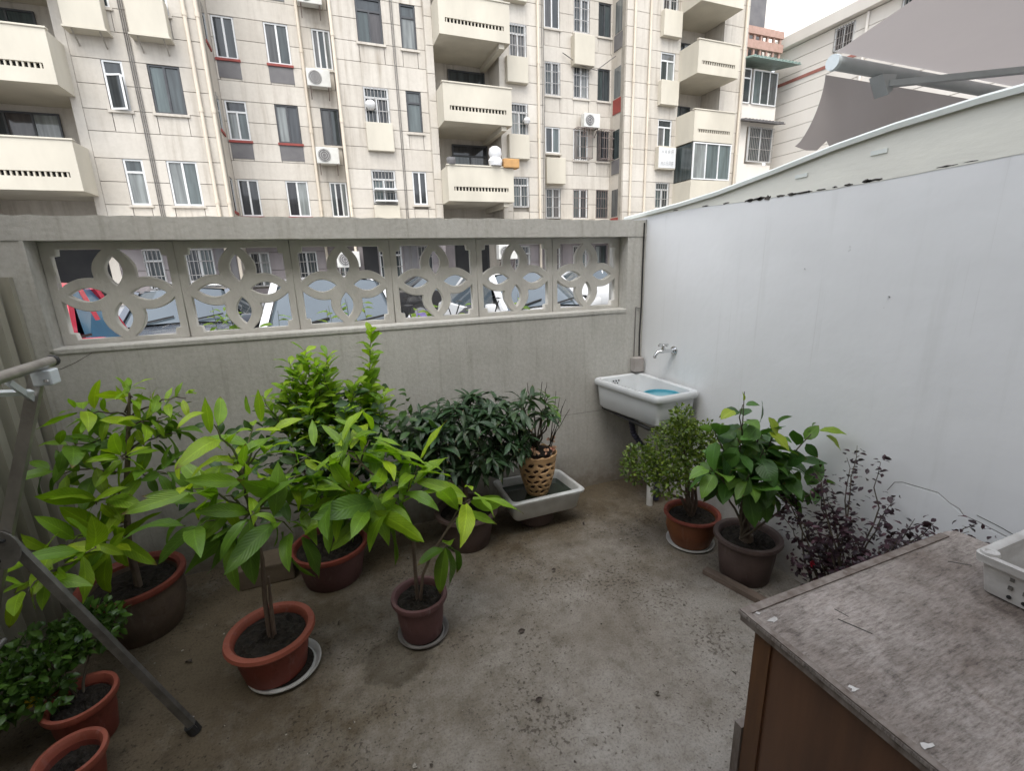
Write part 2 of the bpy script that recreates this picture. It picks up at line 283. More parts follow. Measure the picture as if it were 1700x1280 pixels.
def mat_awn():
    m, t, p = newmat('awning_cloth'); v = mapping(t)
    c = ramp(t, noise(t, v, 1.2, 4), [(.35, (.31, .285, .275)), (.65, (.37, .34, .33))]); t.links.new(c, p.inputs['Base Color']); p.inputs['Roughness'].default_value = .8
    tr = N(t, 'ShaderNodeBsdfTranslucent'); tr.inputs['Color'].default_value = (.42, .38, .365, 1); ms = N(t, 'ShaderNodeMixShader'); ms.inputs[0].default_value = .5
    t.links.new(p.outputs[0], ms.inputs[1]); t.links.new(tr.outputs[0], ms.inputs[2]); t.links.new(ms.outputs[0], t.nodes['Material Output'].inputs[0])
    return m
MT['awn'] = mat_awn()

# ------------------------------------------------------------------ mesh helpers
class MB:
    def __init__(s): s.v, s.f = [], []
    def add(s, vs, fs):
        o = len(s.v); s.v += [tuple(x) for x in vs]; s.f += [tuple(i + o for i in f) for f in fs]; return s
    def box(s, x0, y0, z0, x1, y1, z1):
        return s.add([(x, y, z) for z in (z0, z1) for y in (y0, y1) for x in (x0, x1)],
                     [(0, 2, 3, 1), (4, 5, 7, 6), (0, 1, 5, 4), (2, 6, 7, 3), (0, 4, 6, 2), (1, 3, 7, 5)])
    def bbox(s, x0, y0, z0, x1, y1, z1, b=.01, seg=2):
        bm = bmesh.new(); bmesh.ops.create_cube(bm, size=1)
        for v in bm.verts: v.co = ((x0 + x1) / 2 + v.co.x * (x1 - x0), (y0 + y1) / 2 + v.co.y * (y1 - y0), (z0 + z1) / 2 + v.co.z * (z1 - z0))
        bmesh.ops.bevel(bm, geom=bm.edges[:], offset=b, segments=seg, profile=.5, affect='EDGES')
        bm.verts.index_update(); s.add([v.co for v in bm.verts], [[v.index for v in f.verts] for f in bm.faces]); bm.free(); return s
    def tube(s, pts, r, n=8, caps=True):
        pts = [Vector(p) for p in pts]; rs = r if isinstance(r, (list, tuple)) else [r] * len(pts)
        vs, fs, ref = [], [], None
        for i, p in enumerate(pts):
            d = (pts[min(i + 1, len(pts) - 1)] - pts[max(i - 1, 0)]).normalized()
            if ref is None: ref = Vector((0, 0, 1)) if abs(d.z) < .9 else Vector((1, 0, 0))
            a = d.cross(ref).normalized(); b = d.cross(a); ref = -b if False else ref
            for k in range(n):
                t = 2 * math.pi * k / n; vs.append(p + (a * math.cos(t) + b * math.sin(t)) * rs[i])
        for i in range(len(pts) - 1):
            for k in range(n): fs.append((i * n + k, i * n + (k + 1) % n, (i + 1) * n + (k + 1) % n, (i + 1) * n + k))
        if caps: fs.append(tuple(range(n))[::-1]); fs.append(tuple((len(pts) - 1) * n + k for k in range(n)))
        return s.add(vs, fs)
    def bar(s, a, b, wx, wy, side=Vector((0, 1, 0))):
        a, b = Vector(a), Vector(b); d = (b - a).normalized(); u = side.normalized(); n = d.cross(u).normalized(); u = n.cross(d)
        vs = [p + u * (wy / 2 * j) + n * (wx / 2 * i) for p in (a, b) for i, j in ((-1, -1), (1, -1), (1, 1), (-1, 1))]
        return s.add(vs, [(3, 2, 1, 0), (4, 5, 6, 7), (0, 1, 5, 4), (1, 2, 6, 5), (2, 3, 7, 6), (3, 0, 4, 7)])
    def lathe(s, prof, n=32, c=(0, 0, 0), wob=0.0):
        vs, fs = [], []
        for r, z in prof:
            for k in range(n):
                t = 2 * math.pi * k / n; rr = r * (1 + wob * math.sin(2 * t + 1))
                vs.append((c[0] + rr * math.cos(t), c[1] + rr * math.sin(t), c[2] + z))
        for i in range(len(prof) - 1):
            for k in range(n): fs.append((i * n + k, i * n + (k + 1) % n, (i + 1) * n + (k + 1) % n, (i + 1) * n + k))
        return s.add(vs, fs)
    def grid(s, P):     # P: rows of points
        h, w_ = len(P), len(P[0])
        return s.add([p for r in P for p in r], [(i * w_ + j, i * w_ + j + 1, (i + 1) * w_ + j + 1, (i + 1) * w_ + j) for i in range(h - 1) for j in range(w_ - 1)])
    def slab(s, poly, axis, a, b):   # extrude a 2-D polygon along an axis: axis 0 -> poly in (y,z); 1 -> (x,z); 2 -> (x,y)
        n = len(poly)
        def pt(p, q): return (q, p[0], p[1]) if axis == 0 else (p[0], q, p[1]) if axis == 1 else (p[0], p[1], q)
        return s.add([pt(p, a) for p in poly] + [pt(p, b) for p in poly], [tuple(range(n))[::-1], tuple(range(n, 2 * n))] + [(i, (i + 1) % n, n + (i + 1) % n, n + i) for i in range(n)])
    def build(s, name, m, parent=None, smooth=False, origin=None, kind=None, label=None):
        me = bpy.data.meshes.new(name); o3 = Vector(origin) if origin else base_of(parent)
        me.from_pydata([(x - o3.x, y - o3.y, z - o3.z) for x, y, z in s.v], [], s.f)
        bm = bmesh.new(); bm.from_mesh(me); bmesh.ops.recalc_face_normals(bm, faces=bm.faces[:]); bm.to_mesh(me); bm.free()
        me.materials.append(MT[m] if isinstance(m, str) else m)
        if smooth:
            me.shade_smooth()
            if smooth != 'all':
                try: me.set_sharp_from_angle(angle=R(40))
                except Exception: pass
        o = bpy.data.objects.new(name, me); COL.objects.link(o); o.parent = parent
        if parent is None and origin: o.location = origin
        if kind: o['kind'] = kind
        if label: o['label'] = label
        return o
def base_of(p):
    b = Vector((0, 0, 0))
    while p is not None: b += p.location; p = p.parent
    return b
def tag(o, label, cat, group=None):
    o['label'] = label; o['category'] = cat
    if group: o['group'] = group
    return o
def thing(name, label, cat, loc=(0, 0, 0), rz=0, group=None):
    o = bpy.data.objects.new(name, None); COL.objects.link(o); o.location = loc; o.rotation_euler = (0, 0, rz); o.empty_display_size = .2
    return tag(o, label, cat, group)
def copy_tree(o, parent=None):
    c = o.copy(); COL.objects.link(c); c.parent = parent
    for ch in list(o.children): copy_tree(ch, c)
    return c
UNIT = {}
def unit_box(name, m, parent, x0, y0, z0, x1, y1, z1):
    """a box part that shares one unit-cube mesh per material"""
    if m not in UNIT:
        me = bpy.data.meshes.new('unit_' + m); b = MB().box(-.5, -.5, -.5, .5, .5, .5); me.from_pydata(b.v, [], b.f); me.materials.append(MT[m]); UNIT[m] = me
    o = bpy.data.objects.new(name, UNIT[m]); COL.objects.link(o); o.parent = parent
    o.location = Vector(((x0 + x1) / 2, (y0 + y1) / 2, (z0 + z1) / 2)) - base_of(parent); o.scale = (x1 - x0, y1 - y0, z1 - z0)
    return o

# ------------------------------------------------------------------ ground
g = MB().add([(-300, -300, -.012), (300, -300, -.012), (300, 300, -.012), (-300, 300, -.012)], [(0, 1, 2, 3)]).build('ground', 'asphalt'); g['kind'] = 'structure'
P = [[(-1.7 + 3.9 * i / 60, -1.0 + 3.8 * j / 60, .004 * math.sin(i * .31 + j * .17) * math.sin(j * .23)) for i in range(61)] for j in range(61)]
g = MB().grid(P).build('courtyard_floor', 'floor', smooth=True); g['kind'] = 'structure'

# ------------------------------------------------------------------ the openwork garden wall at the back
YB, YBK, XR = 2.732, 2.95, 2.067
gw = thing('garden_wall', 'grey cement garden wall with a row of openwork flower blocks near its top', 'wall', (0.4, YB, 0))
XL0, XH0, XH1, ZH0, ZH1, ZT = -2.2, -1.195, 1.925, 1.283, 1.772, 1.878
def rough_line(x0, x1, z, amp, n):
    return [(x0 + (x1 - x0) * i / n, z + random.uniform(-amp, amp)) for i in range(n + 1)]
b = MB().box(XL0, YB, -.02, XR, YBK, ZH0 - .0125)
b.box(XL0, YB, ZH0 - .0124, XH0 - .0005, YBK, ZH0).box(XH1 + .0005, YB, ZH0 - .0124, XR, YBK, ZH0).box(XH0, YB + .0905, ZH0 - .0124, XH1, YBK, ZH0)
b.box(XL0, YB, ZH0, XH0, YBK, ZH1).box(XH1, YB, ZH0, XR, YBK, ZH1)
b.build('wall', 'cement', gw)
top = rough_line(XL0, XR, ZT, .004, 90)
MB().slab([(XL0, ZH1 + .001)] + [(XR + .0006, ZH1 + .001)] + top[::-1], 1, YB - .004, YBK + .004).build('lintel', 'cement', gw)
MB().slab([(YB - .005, ZH0 - .012), (YB + .09, ZH0 - .012), (YB + .09, ZH0 + .014), (YB - .001, ZH0 + .012), (YB - .005, ZH0 + .006)], 0, XH0 - .0, XH1).build('sill', 'cement', gw)
# smooth bright arris round the recess
MB().slab([(XH0 - .016, ZH0), (XH0, ZH0), (XH0, ZH1), (XH0 - .016, ZH1)], 1, YB - .005, YB + .002).build('reveal_edge', 'cement', gw)
# one moulded block: frame, four petals, eight holes
def vesica(cx, cy, a, bb, vert, n=14):
    pts = []
    for i in range(n + 1):
        t = -1 + 2 * i / n; pts.append((t * a, bb * (1 - abs(t) ** 2.0)))
    for i in range(1, n):
        t = 1 - 2 * i / n; pts.append((t * a, -bb * (1 - abs(t) ** 2.0)))
    return [(cx + q, cy + p) if vert else (cx + p, cy + q) for p, q in pts]
HW, HH = .26, .244
def petal_half(t, bb): return bb * (1 - abs(2 * t - 1) ** 2.2)
def corner_hole(sx, sy):
    fx, fy = .231, .216; bo = .083; La, Lb = .215, .232
    # vertical petal: y from .0 to La, half width w(y);   horizontal petal: x from 0 to Lb
    wv = lambda y: (.034 if y < La / 2 else .018) + (bo - (.034 if y < La / 2 else .018)) * max(0, 1 - abs(2 * y / La - 1) ** 2.0)
    wh = lambda x: (.032 if x < Lb / 2 else .018) + (bo * .92 - (.032 if x < Lb / 2 else .018)) * max(0, 1 - abs(2 * x / Lb - 1) ** 2.0)
    pts = []
    ys = [fy - (fy - .03) * i / 18 for i in range(19)]
    for y in ys:
        x = max(wv(y), .012)
        if y > wh(x) + .002: pts.append((x, y))
    xs = [.03 + (fx - .03) * i / 18 for i in range(19)]
    for x in xs:
        y = max(wh(x), .012)
        if x > wv(y) + .002: pts.append((x, y))
    pts += [(fx, fy - .034), (fx - .022, fy - .030), (fx - .026, fy)]
    return [(sx * x, sy * y) for x, y in pts]
def block_mesh():
    cu = bpy.data.curves.new('blk', 'CURVE'); cu.dimensions = '2D'; cu.fill_mode = 'BOTH'; cu.extrude = .017; cu.bevel_depth = .004; cu.bevel_resolution = 1
    loops = [[(-HW, -HH), (HW, -HH), (HW, HH), (-HW, HH)]]
    for sx in (-1, 1):
        for sy in (-1, 1): loops.append(corner_hole(sx, sy))
    loops += [vesica(0, .112, .076, .039, True), vesica(0, -.112, .076, .039, True), vesica(.122, 0, .080, .037, False), vesica(-.122, 0, .080, .037, False)]
    for L in loops:
        s = cu.splines.new('POLY'); s.points.add(len(L) - 1); s.use_cyclic_u = True
        for pnt, (x, y) in zip(s.points, L): pnt.co = (x, y, 0, 1)
    o = bpy.data.objects.new('blk', cu); COL.objects.link(o)
    dg = bpy.context.evaluated_depsgraph_get(); me = bpy.data.meshes.new_from_object(o.evaluated_get(dg)); bpy.data.objects.remove(o)
    me.materials.clear(); me.materials.append(MT['block']); me.name = 'breeze_block'
    return me
MT['block'] = mat('cast_block', (.56, .545, .505), (.48, .465, .43), 9, .9, .35, 70, stretch=(1, 1, .6))
bme = block_mesh()
for i in range(6):
    o = bpy.data.objects.new('breeze_block', bme); COL.objects.link(o); o.parent = gw
    xc = XH0 + .26 + .52 * i
    o.location = Vector((xc, YB + .115, (ZH0 + ZH1) / 2 + .001)) - gw.location
    o.rotation_euler = (R(90), random.uniform(-.006, .006), 0); o.scale = (.984, .985, 1)
    if i % 2: o.rotation_euler = (R(90), math.pi, 0)
for i in range(1, 6): MB().box(XH0 + .52 * i - .004, YB + .105, ZH0 + .014, XH0 + .52 * i + .004, YB + .13, ZH1 - .002).build('mortar_joint', 'moss', gw)
# hairline cracks in the render
def crack(parent, pts, r=.0012, m='moss'):
    MB().tube(pts, r, 5).build('crack', m, parent)
crack(gw, [(-1.06, YB, 1.265), (-1.13, YB, 1.225), (-1.19, YB, 1.20), (-1.235, YB, 1.205)])
crack(gw, [(.52, YB, .62), (.55, YB, .60), (1.75, YB, .58), (1.86, YB, .575)], .0009)

# ------------------------------------------------------------------ white party wall on the right with its coping
pw = thing('party_wall', 'white painted courtyard wall on the right with a cream coping and peeling edge', 'wall', (XR + .1, 1.0, 0))
MB().box(XR + .0006, -1.0, -.02, XR + .2, YBK, 1.915).build('wall', 'white', pw)
zt = [(2.96, 1.918), (2.74, 1.928), (2.4, 1.945), (2.1, 1.968), (1.75, 2.015), (1.47, 2.056), (1.25, 2.078), (1.0, 2.092), (.7, 2.096), (-1.0, 2.10)]
lo = []
yy = 2.96
while yy > -1.0:
    lo.append((yy, 1.893 + .010 * math.sin(yy * 3.1) + random.uniform(-.003, .003))); yy -= .06
MB().slab(lo + zt[::-1], 0, XR - .0015, XR + .2).build('coping', 'coping', pw)
rim = MB()
P = []
for y, z in zt: P.append([(XR - .022, y, z - .024), (XR - .026, y, z - .006), (XR - .018, y, z + .002), (XR + .21, y, z + .004), (XR + .21, y, z - .02)])
rim.grid(P).build('coping_rim', 'coprim', pw, smooth=True)
# peeled and mouldy patches along the ragged edge of the paint
for y, ln, hh in ((2.05, .05, .008), (1.86, .10, .012), (1.79, .04, .022), (1.62, .12, .012), (1.52, .05, .008), (1.40, .04, .010), (1.30, .08, .012), (1.07, .07, .006), (1.00, .05, .004), (2.45, .05, .008), (1.72, .05, .016), (1.90, .06, .018), (1.83, .05, .020), (1.66, .06, .014), (1.58, .03, .01), (1.46, .025, .008), (1.33, .04, .016), (2.2, .06, .006)):
    n = 12; zc = 1.893 + .010 * math.sin(y * 3.1) + .004
    poly = [(y + ln / 2 * math.cos(2 * math.pi * k / n) * random.uniform(.6, 1.1), zc + hh / 2 * math.sin(2 * math.pi * k / n) * random.uniform(.4, 1.3)) for k in range(n)]
    MB().slab(poly, 0, XR - .0022, XR - .001).build('peeled_patch', 'moss', pw)
crack(pw, [(XR + .0006, 1.065, .655), (XR + .0006, 1.045, .70), (XR + .0006, 1.02, .712), (XR + .0006, .90, .722), (XR + .0006, .86, .698), (XR + .0006, .83, .69), (XR + .0006, .815, .672), (XR + .0006, .77, .668), (XR + .0006, .70, .655), (XR + .0006, .58, .645)], .0013, 'cable')
crack(pw, [(XR + .0006, .78, .69), (XR + .0006, .72, .68), (XR + .0006, .64, .66)], .0014)
MB().slab([(1.03, .66), (1.02, .705), (.90, .715), (.85, .69), (.80, .66), (.62, .64), (.5, .55), (.8, .5), (1.0, .58)], 0, XR - .0007, XR + .002).build('loose_plaster', 'white', pw)
for y, z in ((1.18, 1.44), (1.55, 1.55)): MB().lathe([(.0001, 0), (.004, .0015), (.0001, .003)], 8, (XR - .002, y, z)).build('nail_hole', 'black', pw)
for y, z in ((1.62, 1.96), (1.30, 1.99)): MB().box(XR - .0065, y - .03, z - .008, XR, y + .03, z + .008).build('patch_plate', 'coprim', pw)

# cable and pipe running down the corner
tag(MB().tube([(XR - .02, YB - .006, 1.86), (XR - .022, YB - .008, 1.5), (XR - .02, YB - .008, 1.32), (XR - .028, YB - .01, 1.1), (XR - .024, YB - .01, .95)], .005, 6).build('corner_cable', 'black', origin=(XR - .02, YB - .01, .95)), 'thin black cable running down the corner where the two walls meet', 'cable')
tag(MB().tube([(XR - .065, YB - .006, 1.30), (XR - .066, YB - .006, .95)], .0035, 6).tube([(XR - .065, YB - .006, 1.30), (XR - .03, YB - .008, 1.29)], .0035, 6).build('wall_wire', 'cable', origin=(XR - .065, YB - .006, .95)), 'short grey wire hanging on the cement wall beside the sink corner', 'wire')
tag(MB().bbox(1.975, YB - .06, .845, 2.05, YB - .003, .945, .004).build('junction_box', 'greybox', origin=(2.01, YB - .03, .845)), 'small grey box in the wall corner above the sink', 'box')

# ------------------------------------------------------------------ corrugated sheet fence on the left
fn = thing('corrugated_fence', 'ribbed pale metal sheet fence along the left side', 'fence', (-1.32, 1.0, 0))
prof = []; y = 2.72
while y > -1.0:
    prof += [(0, y), (0, y - .040), (.042, y - .052), (.042, y - .098)]; y -= .115
P = [[(-1.335 + d, yy, z) for d, yy in prof] for z in (.02, .55, 1.1, 1.6)]
MB().grid(P).build('sheet', 'fence', fn)
MB().box(-1.375, -1.0, 1.45, -1.337, 2.72, 1.49).box(-1.375, -1.0, .3, -1.337, 2.72, .34).build('rail', 'rackdk', fn)
MB().box(-1.305, 2.70, 0, -1.265, 2.731, 1.62).build('post', 'fence', fn)

# ------------------------------------------------------------------ folding drying rack
rk = thing('drying_rack', 'folding stainless steel clothes drying rack with crossed legs by the metal fence', 'drying rack', (-.945, 1.0, 0))
for yy in (1.66, .25):
    MB().bar((-.628, yy, .02), (-1.127, yy, 1.352), .024, .020).build('leg', 'rackdk', rk, label='dull grey crossed leg with worn edge')
    MB().bar((-1.262, yy - .026, .02), (-.763, yy - .026, 1.352), .028, .020).build('leg', 'rackst', rk)
    MB().tube([(-.628, yy, 0), (-.640, yy, .035)], .021, 10).build('foot', 'black', rk)
    MB().tube([(-1.262, yy - .026, 0), (-1.25, yy - .026, .035)], .021, 10).build('foot', 'black', rk)
    MB().slab([(-.945 + .042 * math.cos(k * math.pi / 8), .862 + .06 * math.sin(k * math.pi / 8)) for k in range(16)], 1, yy - .045, yy - .039).build('hinge_plate', 'rackdk', rk)
    for dz in (-.03, .03): MB().lathe([(.0001, -.004), (.008, -.003), (.008, .004), (.0001, .005)], 8, (-.945 + dz * .4, yy - .05, .862 + dz)).build('rivet', 'black', rk)
for xx in (-.752, -1.138):
    MB().tube([(xx, 1.69, 1.378), (xx, .2, 1.378)], .0145, 14).build('top_bar', 'rackst', rk, smooth=True)
    for yy in (1.692, .198): MB().tube([(xx, yy - .004, 1.378), (xx, yy + .012, 1.378)], .016, 14).build('end_cap', 'black', rk)
    for yy in (1.655, .26):
        MB().bbox(xx - .022, yy - .035, 1.32, xx + .022, yy + .012, 1.362, .004).build('bracket', 'awnbar', rk)
        MB().lathe([(.0001, -.004), (.006, -.003), (.006, .004), (.0001, .005)], 8, (xx + .012, yy - .04, 1.335)).build('bolt', 'chrome', rk)
MB().bar((-.770, 1.60, 1.31), (-.845, 1.40, 1.36), .012, .014).bar((-.790, 1.655, 1.27), (-.760, 1.50, 1.36), .010, .014).build('strut', 'awnbar', rk)
MB().tube([(-1.22, 1.63, .12), (-1.22, .27, .12)], .008, 8).tube([(-1.03, 1.66, .55), (-1.03, .25, .55)], .008, 8).build('stretcher', 'rackdk', rk)

# ------------------------------------------------------------------ sink, tap, drain, support
sk = thing('wall_sink', 'white ceramic wash basin fixed in the wall corner below the tap', 'sink', (1.86, 2.4, .60))
rimc = [(1.655, 2.722), (1.722, 2.100), (2.055, 2.112), (2.055, 2.722)]
def rrect(c, r, n=6):
    out = []
    for i in range(4):
        p = Vector(c[i]); a = (Vector(c[i - 1]) - p).normalized(); d = (Vector(c[(i + 1) % 4]) - p).normalized()
        p0, p1 = p + a * r, p + d * r
        for k in range(n + 1):
            t = k / n; out.append(tuple((1 - t) ** 2 * p0 + 2 * t * (1 - t) * p + t * t * p1))
    return out
def inset(c, d, dx=0):
    cx = sum(p[0] for p in c) / 4; cy = sum(p[1] for p in c) / 4
    return [(p[0] + (d if p[0] < cx else -d), p[1] + (d if p[1] < cy else -d)) for p in c]
def sink_shell(c, layers, rr):
    P = []
    for d, z in layers: 
        ring = rrect(inset(c, d), max(rr - d * .2, .012)); P.append([(x, y, z) for x, y in ring] + [(ring[0][0], ring[0][1], z)])
    return P
lay = [(.10, .632), (.045, .628), (.030, .645), (.022, .735), (.018, .785), (.004, .792), (0, .805), (.001, .822), (.008, .832), (.030, .832), (.038, .826), (.046, .79), (.066, .675), (.085, .66), (.13, .655)]
bs = MB().grid(sink_shell(rimc, lay, .045))
n = 28
bs.add([(1.87, 2.42, .653)] + [(x, y, .655) for x, y in rrect(inset(rimc, .13), .02)], [(0, i + 1, (i + 1) % n + 1) for i in range(n)])
bs.build('basin', 'ceramic', sk, smooth=True)
for i, (dx, dz) in enumerate(((0, 0), (.022, 0), (.044, 0), (.011, -.017), (.033, -.017))):
    MB().tube([(1.80 + dx, 2.682, .802 + dz), (1.80 + dx, 2.672, .801 + dz)], .005, 8).build('overflow_hole', 'black', sk)
MB().lathe([(.0001, .004), (.022, .004), (.024, 0), (.024, -.004)], 16, (1.88, 2.5, .662)).build('drain', 'chrome', sk)
MB().bar((1.74, 2.18, .612), (1.74, 2.70, .612), .03, .012, Vector((0, 0, 1))).bar((2.06, 2.18, .612), (1.74, 2.18, .612), .03, .012, Vector((0, 0, 1))).build('bracket', 'black', sk)
wb = thing('washing_bowl', 'bright blue plastic bowl of water standing inside the white sink', 'bowl', (1.875, 2.28, .675))
MB().lathe([(.0001, .0), (.085, .0), (.112, .125), (.119, .126), (.119, .122), (.114, .118), (.088, .004), (.0001, .003)], 28, (1.885, 2.265, .672)).build('bowl', 'blue', wb, smooth=True)
MB().lathe([(.0001, 0), (.1085, 0)], 28, (1.885, 2.265, .782)).build('water', 'bluewater', wb)
hp = [(1.84, 2.50, .63), (1.835, 2.50, .55), (1.84, 2.48, .47), (1.875, 2.44, .40), (1.93, 2.40, .34), (1.96, 2.37, .25), (1.955, 2.35, .12), (1.95, 2.35, .0)]
hpp = []
for i in range(len(hp) - 1):
    for k in range(8): hpp.append(Vector(hp[i]).lerp(Vector(hp[i + 1]), k / 8))
tag(MB().tube(hpp, [.021 if i % 2 else .017 for i in range(len(hpp))], 10).build('drain_hose', 'hose', origin=(1.95, 2.35, 0)), 'dark ribbed waste hose hanging under the white sink', 'hose')
tag(MB().tube([(1.878, 2.325, 0), (1.876, 2.33, .30)], .021, 14).tube([(1.876, 2.33, .30), (1.876, 2.33, .61)], .019, 12).build('support_pipe', 'pvc', origin=(1.878, 2.325, 0), smooth=True), 'white plastic pipe standing on the floor as a prop below the sink', 'pipe')
tp = thing('tap', 'chrome tap sticking out of the white wall above the sink', 'tap', (XR, 2.385, 1.04))
MB().tube([(XR - .001, 2.385, 1.04), (XR - .008, 2.385, 1.04)], .028, 18).tube([(XR - .008, 2.385, 1.04), (XR - .02, 2.385, 1.04)], .02, 16).build('flange', 'chrome', tp, smooth=True)
MB().tube([(XR - .02, 2.385, 1.04), (XR - .085, 2.39, 1.042)], [.013, .012], 12).tube([(XR - .085, 2.39, 1.042), (XR - .125, 2.395, 1.038), (XR - .14, 2.397, 1.022), (XR - .147, 2.398, 1.0)], [.014, .012, .011, .0105], 12).build('spout', 'chrome', tp, smooth=True)
MB().tube([(XR - .088, 2.39, 1.05), (XR - .088, 2.39, 1.082)], [.013, .009], 12).tube([(XR - .125, 2.39, 1.082), (XR - .052, 2.39, 1.082)], .007, 8).tube([(XR - .088, 2.354, 1.082), (XR - .088, 2.426, 1.082)], .007, 8).build('handle', 'chrome', tp, smooth=True)

# ------------------------------------------------------------------ cabinet, crate
cb = thing('old_cabinet', 'old brown wooden cabinet with a weathered grey plywood top', 'cabinet', (1.27, .27, 0))
X0, X1, Y0, Y1, ZC = .835, 1.70, -.35, .688, .78
MB().slab([(X0, Y0), (X1, Y0), (X1, Y1 - .012), (X1 - .03, Y1), (X0, Y1)], 2, ZC - .008, ZC).build('top', 'cabtop', cb)
MB().box(X0 + .004, Y0 + .004, ZC - .026, X1 - .004, Y1 - .004, ZC - .0085).build('top_edge', 'cabedge', cb)
MB().box(X0 + .002, Y1 - .022, ZC + .0005, X1 - .06, Y1 - .001, ZC + .004).box(X0 + .001, Y0, ZC + .0005, X0 + .016, Y1 - .0225, ZC + .004).build('edge_strip', 'cabedge', cb)
MB().box(X0 + .03, Y0 + .03, .06, X1 - .03, Y1 - .03, ZC - .0265).build('carcass', 'cabwood', cb)
MB().box(X0 + .024, Y1 - .075, .06, X0 + .0295, Y1 - .032, ZC - .03).build('lipping', 'orangewood', cb)
MB().box(X0 + .02, Y1 - .0295, .02, X0 + .09, Y1 - .008, .44).build('rear_board', 'cabedge', cb)
for xx, yy in ((X0 + .04, Y1 - .09), (X1 - .1, Y1 - .09), (X0 + .04, Y0 + .04), (X1 - .1, Y0 + .04)): MB().box(xx, yy, 0, xx + .05, yy + .05, .06).build('foot', 'cabwood', cb)
for (px, py), s_ in (((.885, .632), .85), ((.868, .662), .4), ((.866, .44), .5), ((.868, .318), .55)):
    n = 9; poly = [(px + .020 * s_ * math.cos(2 * math.pi * k / n) * random.uniform(.3, 1.4), py + .013 * s_ * math.sin(2 * math.pi * k / n) * random.uniform(.3, 1.4)) for k in range(n)]
    MB().slab(poly, 2, ZC + .0003, ZC + .0016).build('paint_flake', 'paint', cb)
for a, b_, wq in (((1.02, .575, ZC), (1.045, .515, ZC), .003), ((1.045, .60, ZC), (1.05, .57, ZC), .002), ((1.50, .60, ZC), (1.535, .565, ZC), .003)): MB().bar(a, b_, wq, .0016, Vector((0, 0, 1))).build('split', 'moss', cb)
cr = thing('plastic_crate', 'white perforated plastic crate on the right end of the weathered cabinet top', 'crate', (1.62, .40, ZC))
def crate():
    x0, x1, y0, y1, z0, z1 = 1.43, 1.92, .22, .505, ZC + .001, ZC + .105
    c0 = [(x0, y1), (x0, y0), (x1, y0), (x1, y1)]
    lay = [(.012, z0), (.004, z0 + .004), (-.006, z1 - .022), (-.016, z1 - .020), (-.018, z1), (-.006, z1 + .002), (.002, z1 - .002), (.014, z0 + .012), (.05, z0 + .010)]
    P = []
    for d, z in lay:
        ring = rrect(inset(c0, d), .018, 4); P.append([(x, y, z) for x, y in ring] + [(ring[0][0], ring[0][1], z)])
    MB().grid(P).build('shell', 'plastic', cr, smooth=True)
    MB().box(x0 + .045, y0 + .045, z0 + .003, x1 - .045, y1 - .045, z0 + .0098).build('base', 'plastic', cr)
    MB().lathe([(.0001, .004), (.008, .004), (.011, .007), (.017, .007), (.019, .0)], 16, (x0 + .004, y1 - .004, z1)).build('stacking_boss', 'plastic', cr, smooth=True)
    for zz in (z0 + .03, z0 + .052, z0 + .074):
        MB().box(x0 - .006 + (z1 - zz) * .1, y0 + .03, zz, x0 + .004, y1 - .03, zz + .003).build('rib', 'plastic', cr)
    for i in range(9):
        yy = y1 - .055 - i * .026
        MB().tube([(x0 - .0005, yy, z0 + .018), (x0 + .006, yy, z0 + .018)], .0048, 8).build('hole', 'black', cr)
        for j, zz in enumerate((z0 + .040, z0 + .062)):
            MB().box(x0 - .006, yy - .004, zz, x0 + .003, yy + .004, zz + .009).build('slot', 'rackdk', cr)
crate()
tag(MB().bar((1.69, 1.62, .014), (1.775, 1.30, .014), .045, .026, Vector((0, 0, 1))).build('wooden_strip', 'wood', origin=(1.73, 1.46, 0)), 'old wooden strip on the floor beside the dark pot', 'plank')
tag(MB().bbox(-.60, 2.46, 0, -.335, 2.62, .115, .008).build('stone_block', 'tan', origin=(-.45, 2.55, 0)), 'tan stone block on the floor at the foot of the back wall', 'block')
# bits of grit, paint chips and leaf litter on the floor
lit = MB()
for k in range(150):
    x, y = random.uniform(-1.1, 1.6), random.uniform(.9, 2.6); s_ = random.uniform(.002, .006)
    if random.random() < .12: s_ *= 2
    a0 = random.uniform(0, 6.28); pts = [(x + s_ * random.uniform(.5, 1.4) * math.cos(a0 + j * 1.256), y + s_ * random.uniform(.5, 1.4) * math.sin(a0 + j * 1.256), .0062) for j in range(5)]
    lit.add(pts + [(p[0], p[1], .004 + s_ * .5) for p in pts], [(5, 6, 7, 8, 9)] + [(j, (j + 1) % 5, 5 + (j + 1) % 5, 5 + j) for j in range(5)])
MT['litter'] = mat('litter', (.05, .04, .03), (.34, .31, .26), 60, .9, lo=.47, hi=.6)
o = lit.build('floor_litter', 'litter'); tag(o, 'grit and crumbs scattered over the concrete floor', 'litter'); o['kind'] = 'stuff'
for k, (x, y) in enumerate(((-.66, 1.72), (-.60, 1.36), (-.57, 1.30))):
    poly = [(x + .020 * math.cos(2 * math.pi * j / 7) * random.uniform(.3, 1.2), y + .012 * math.sin(2 * math.pi * j / 7) * random.uniform(.4, 1.3)) for j in range(7)]
    tag(MB().slab(poly, 2, .004, .008).build('paint_chip', 'paint', origin=(x, y, .004)), ['white paint chip on the floor next to the black rack foot', 'larger white paint chip lying near the lower edge of the floor', 'small white chip beside the larger chip at the lower edge'][k], 'paint chip')

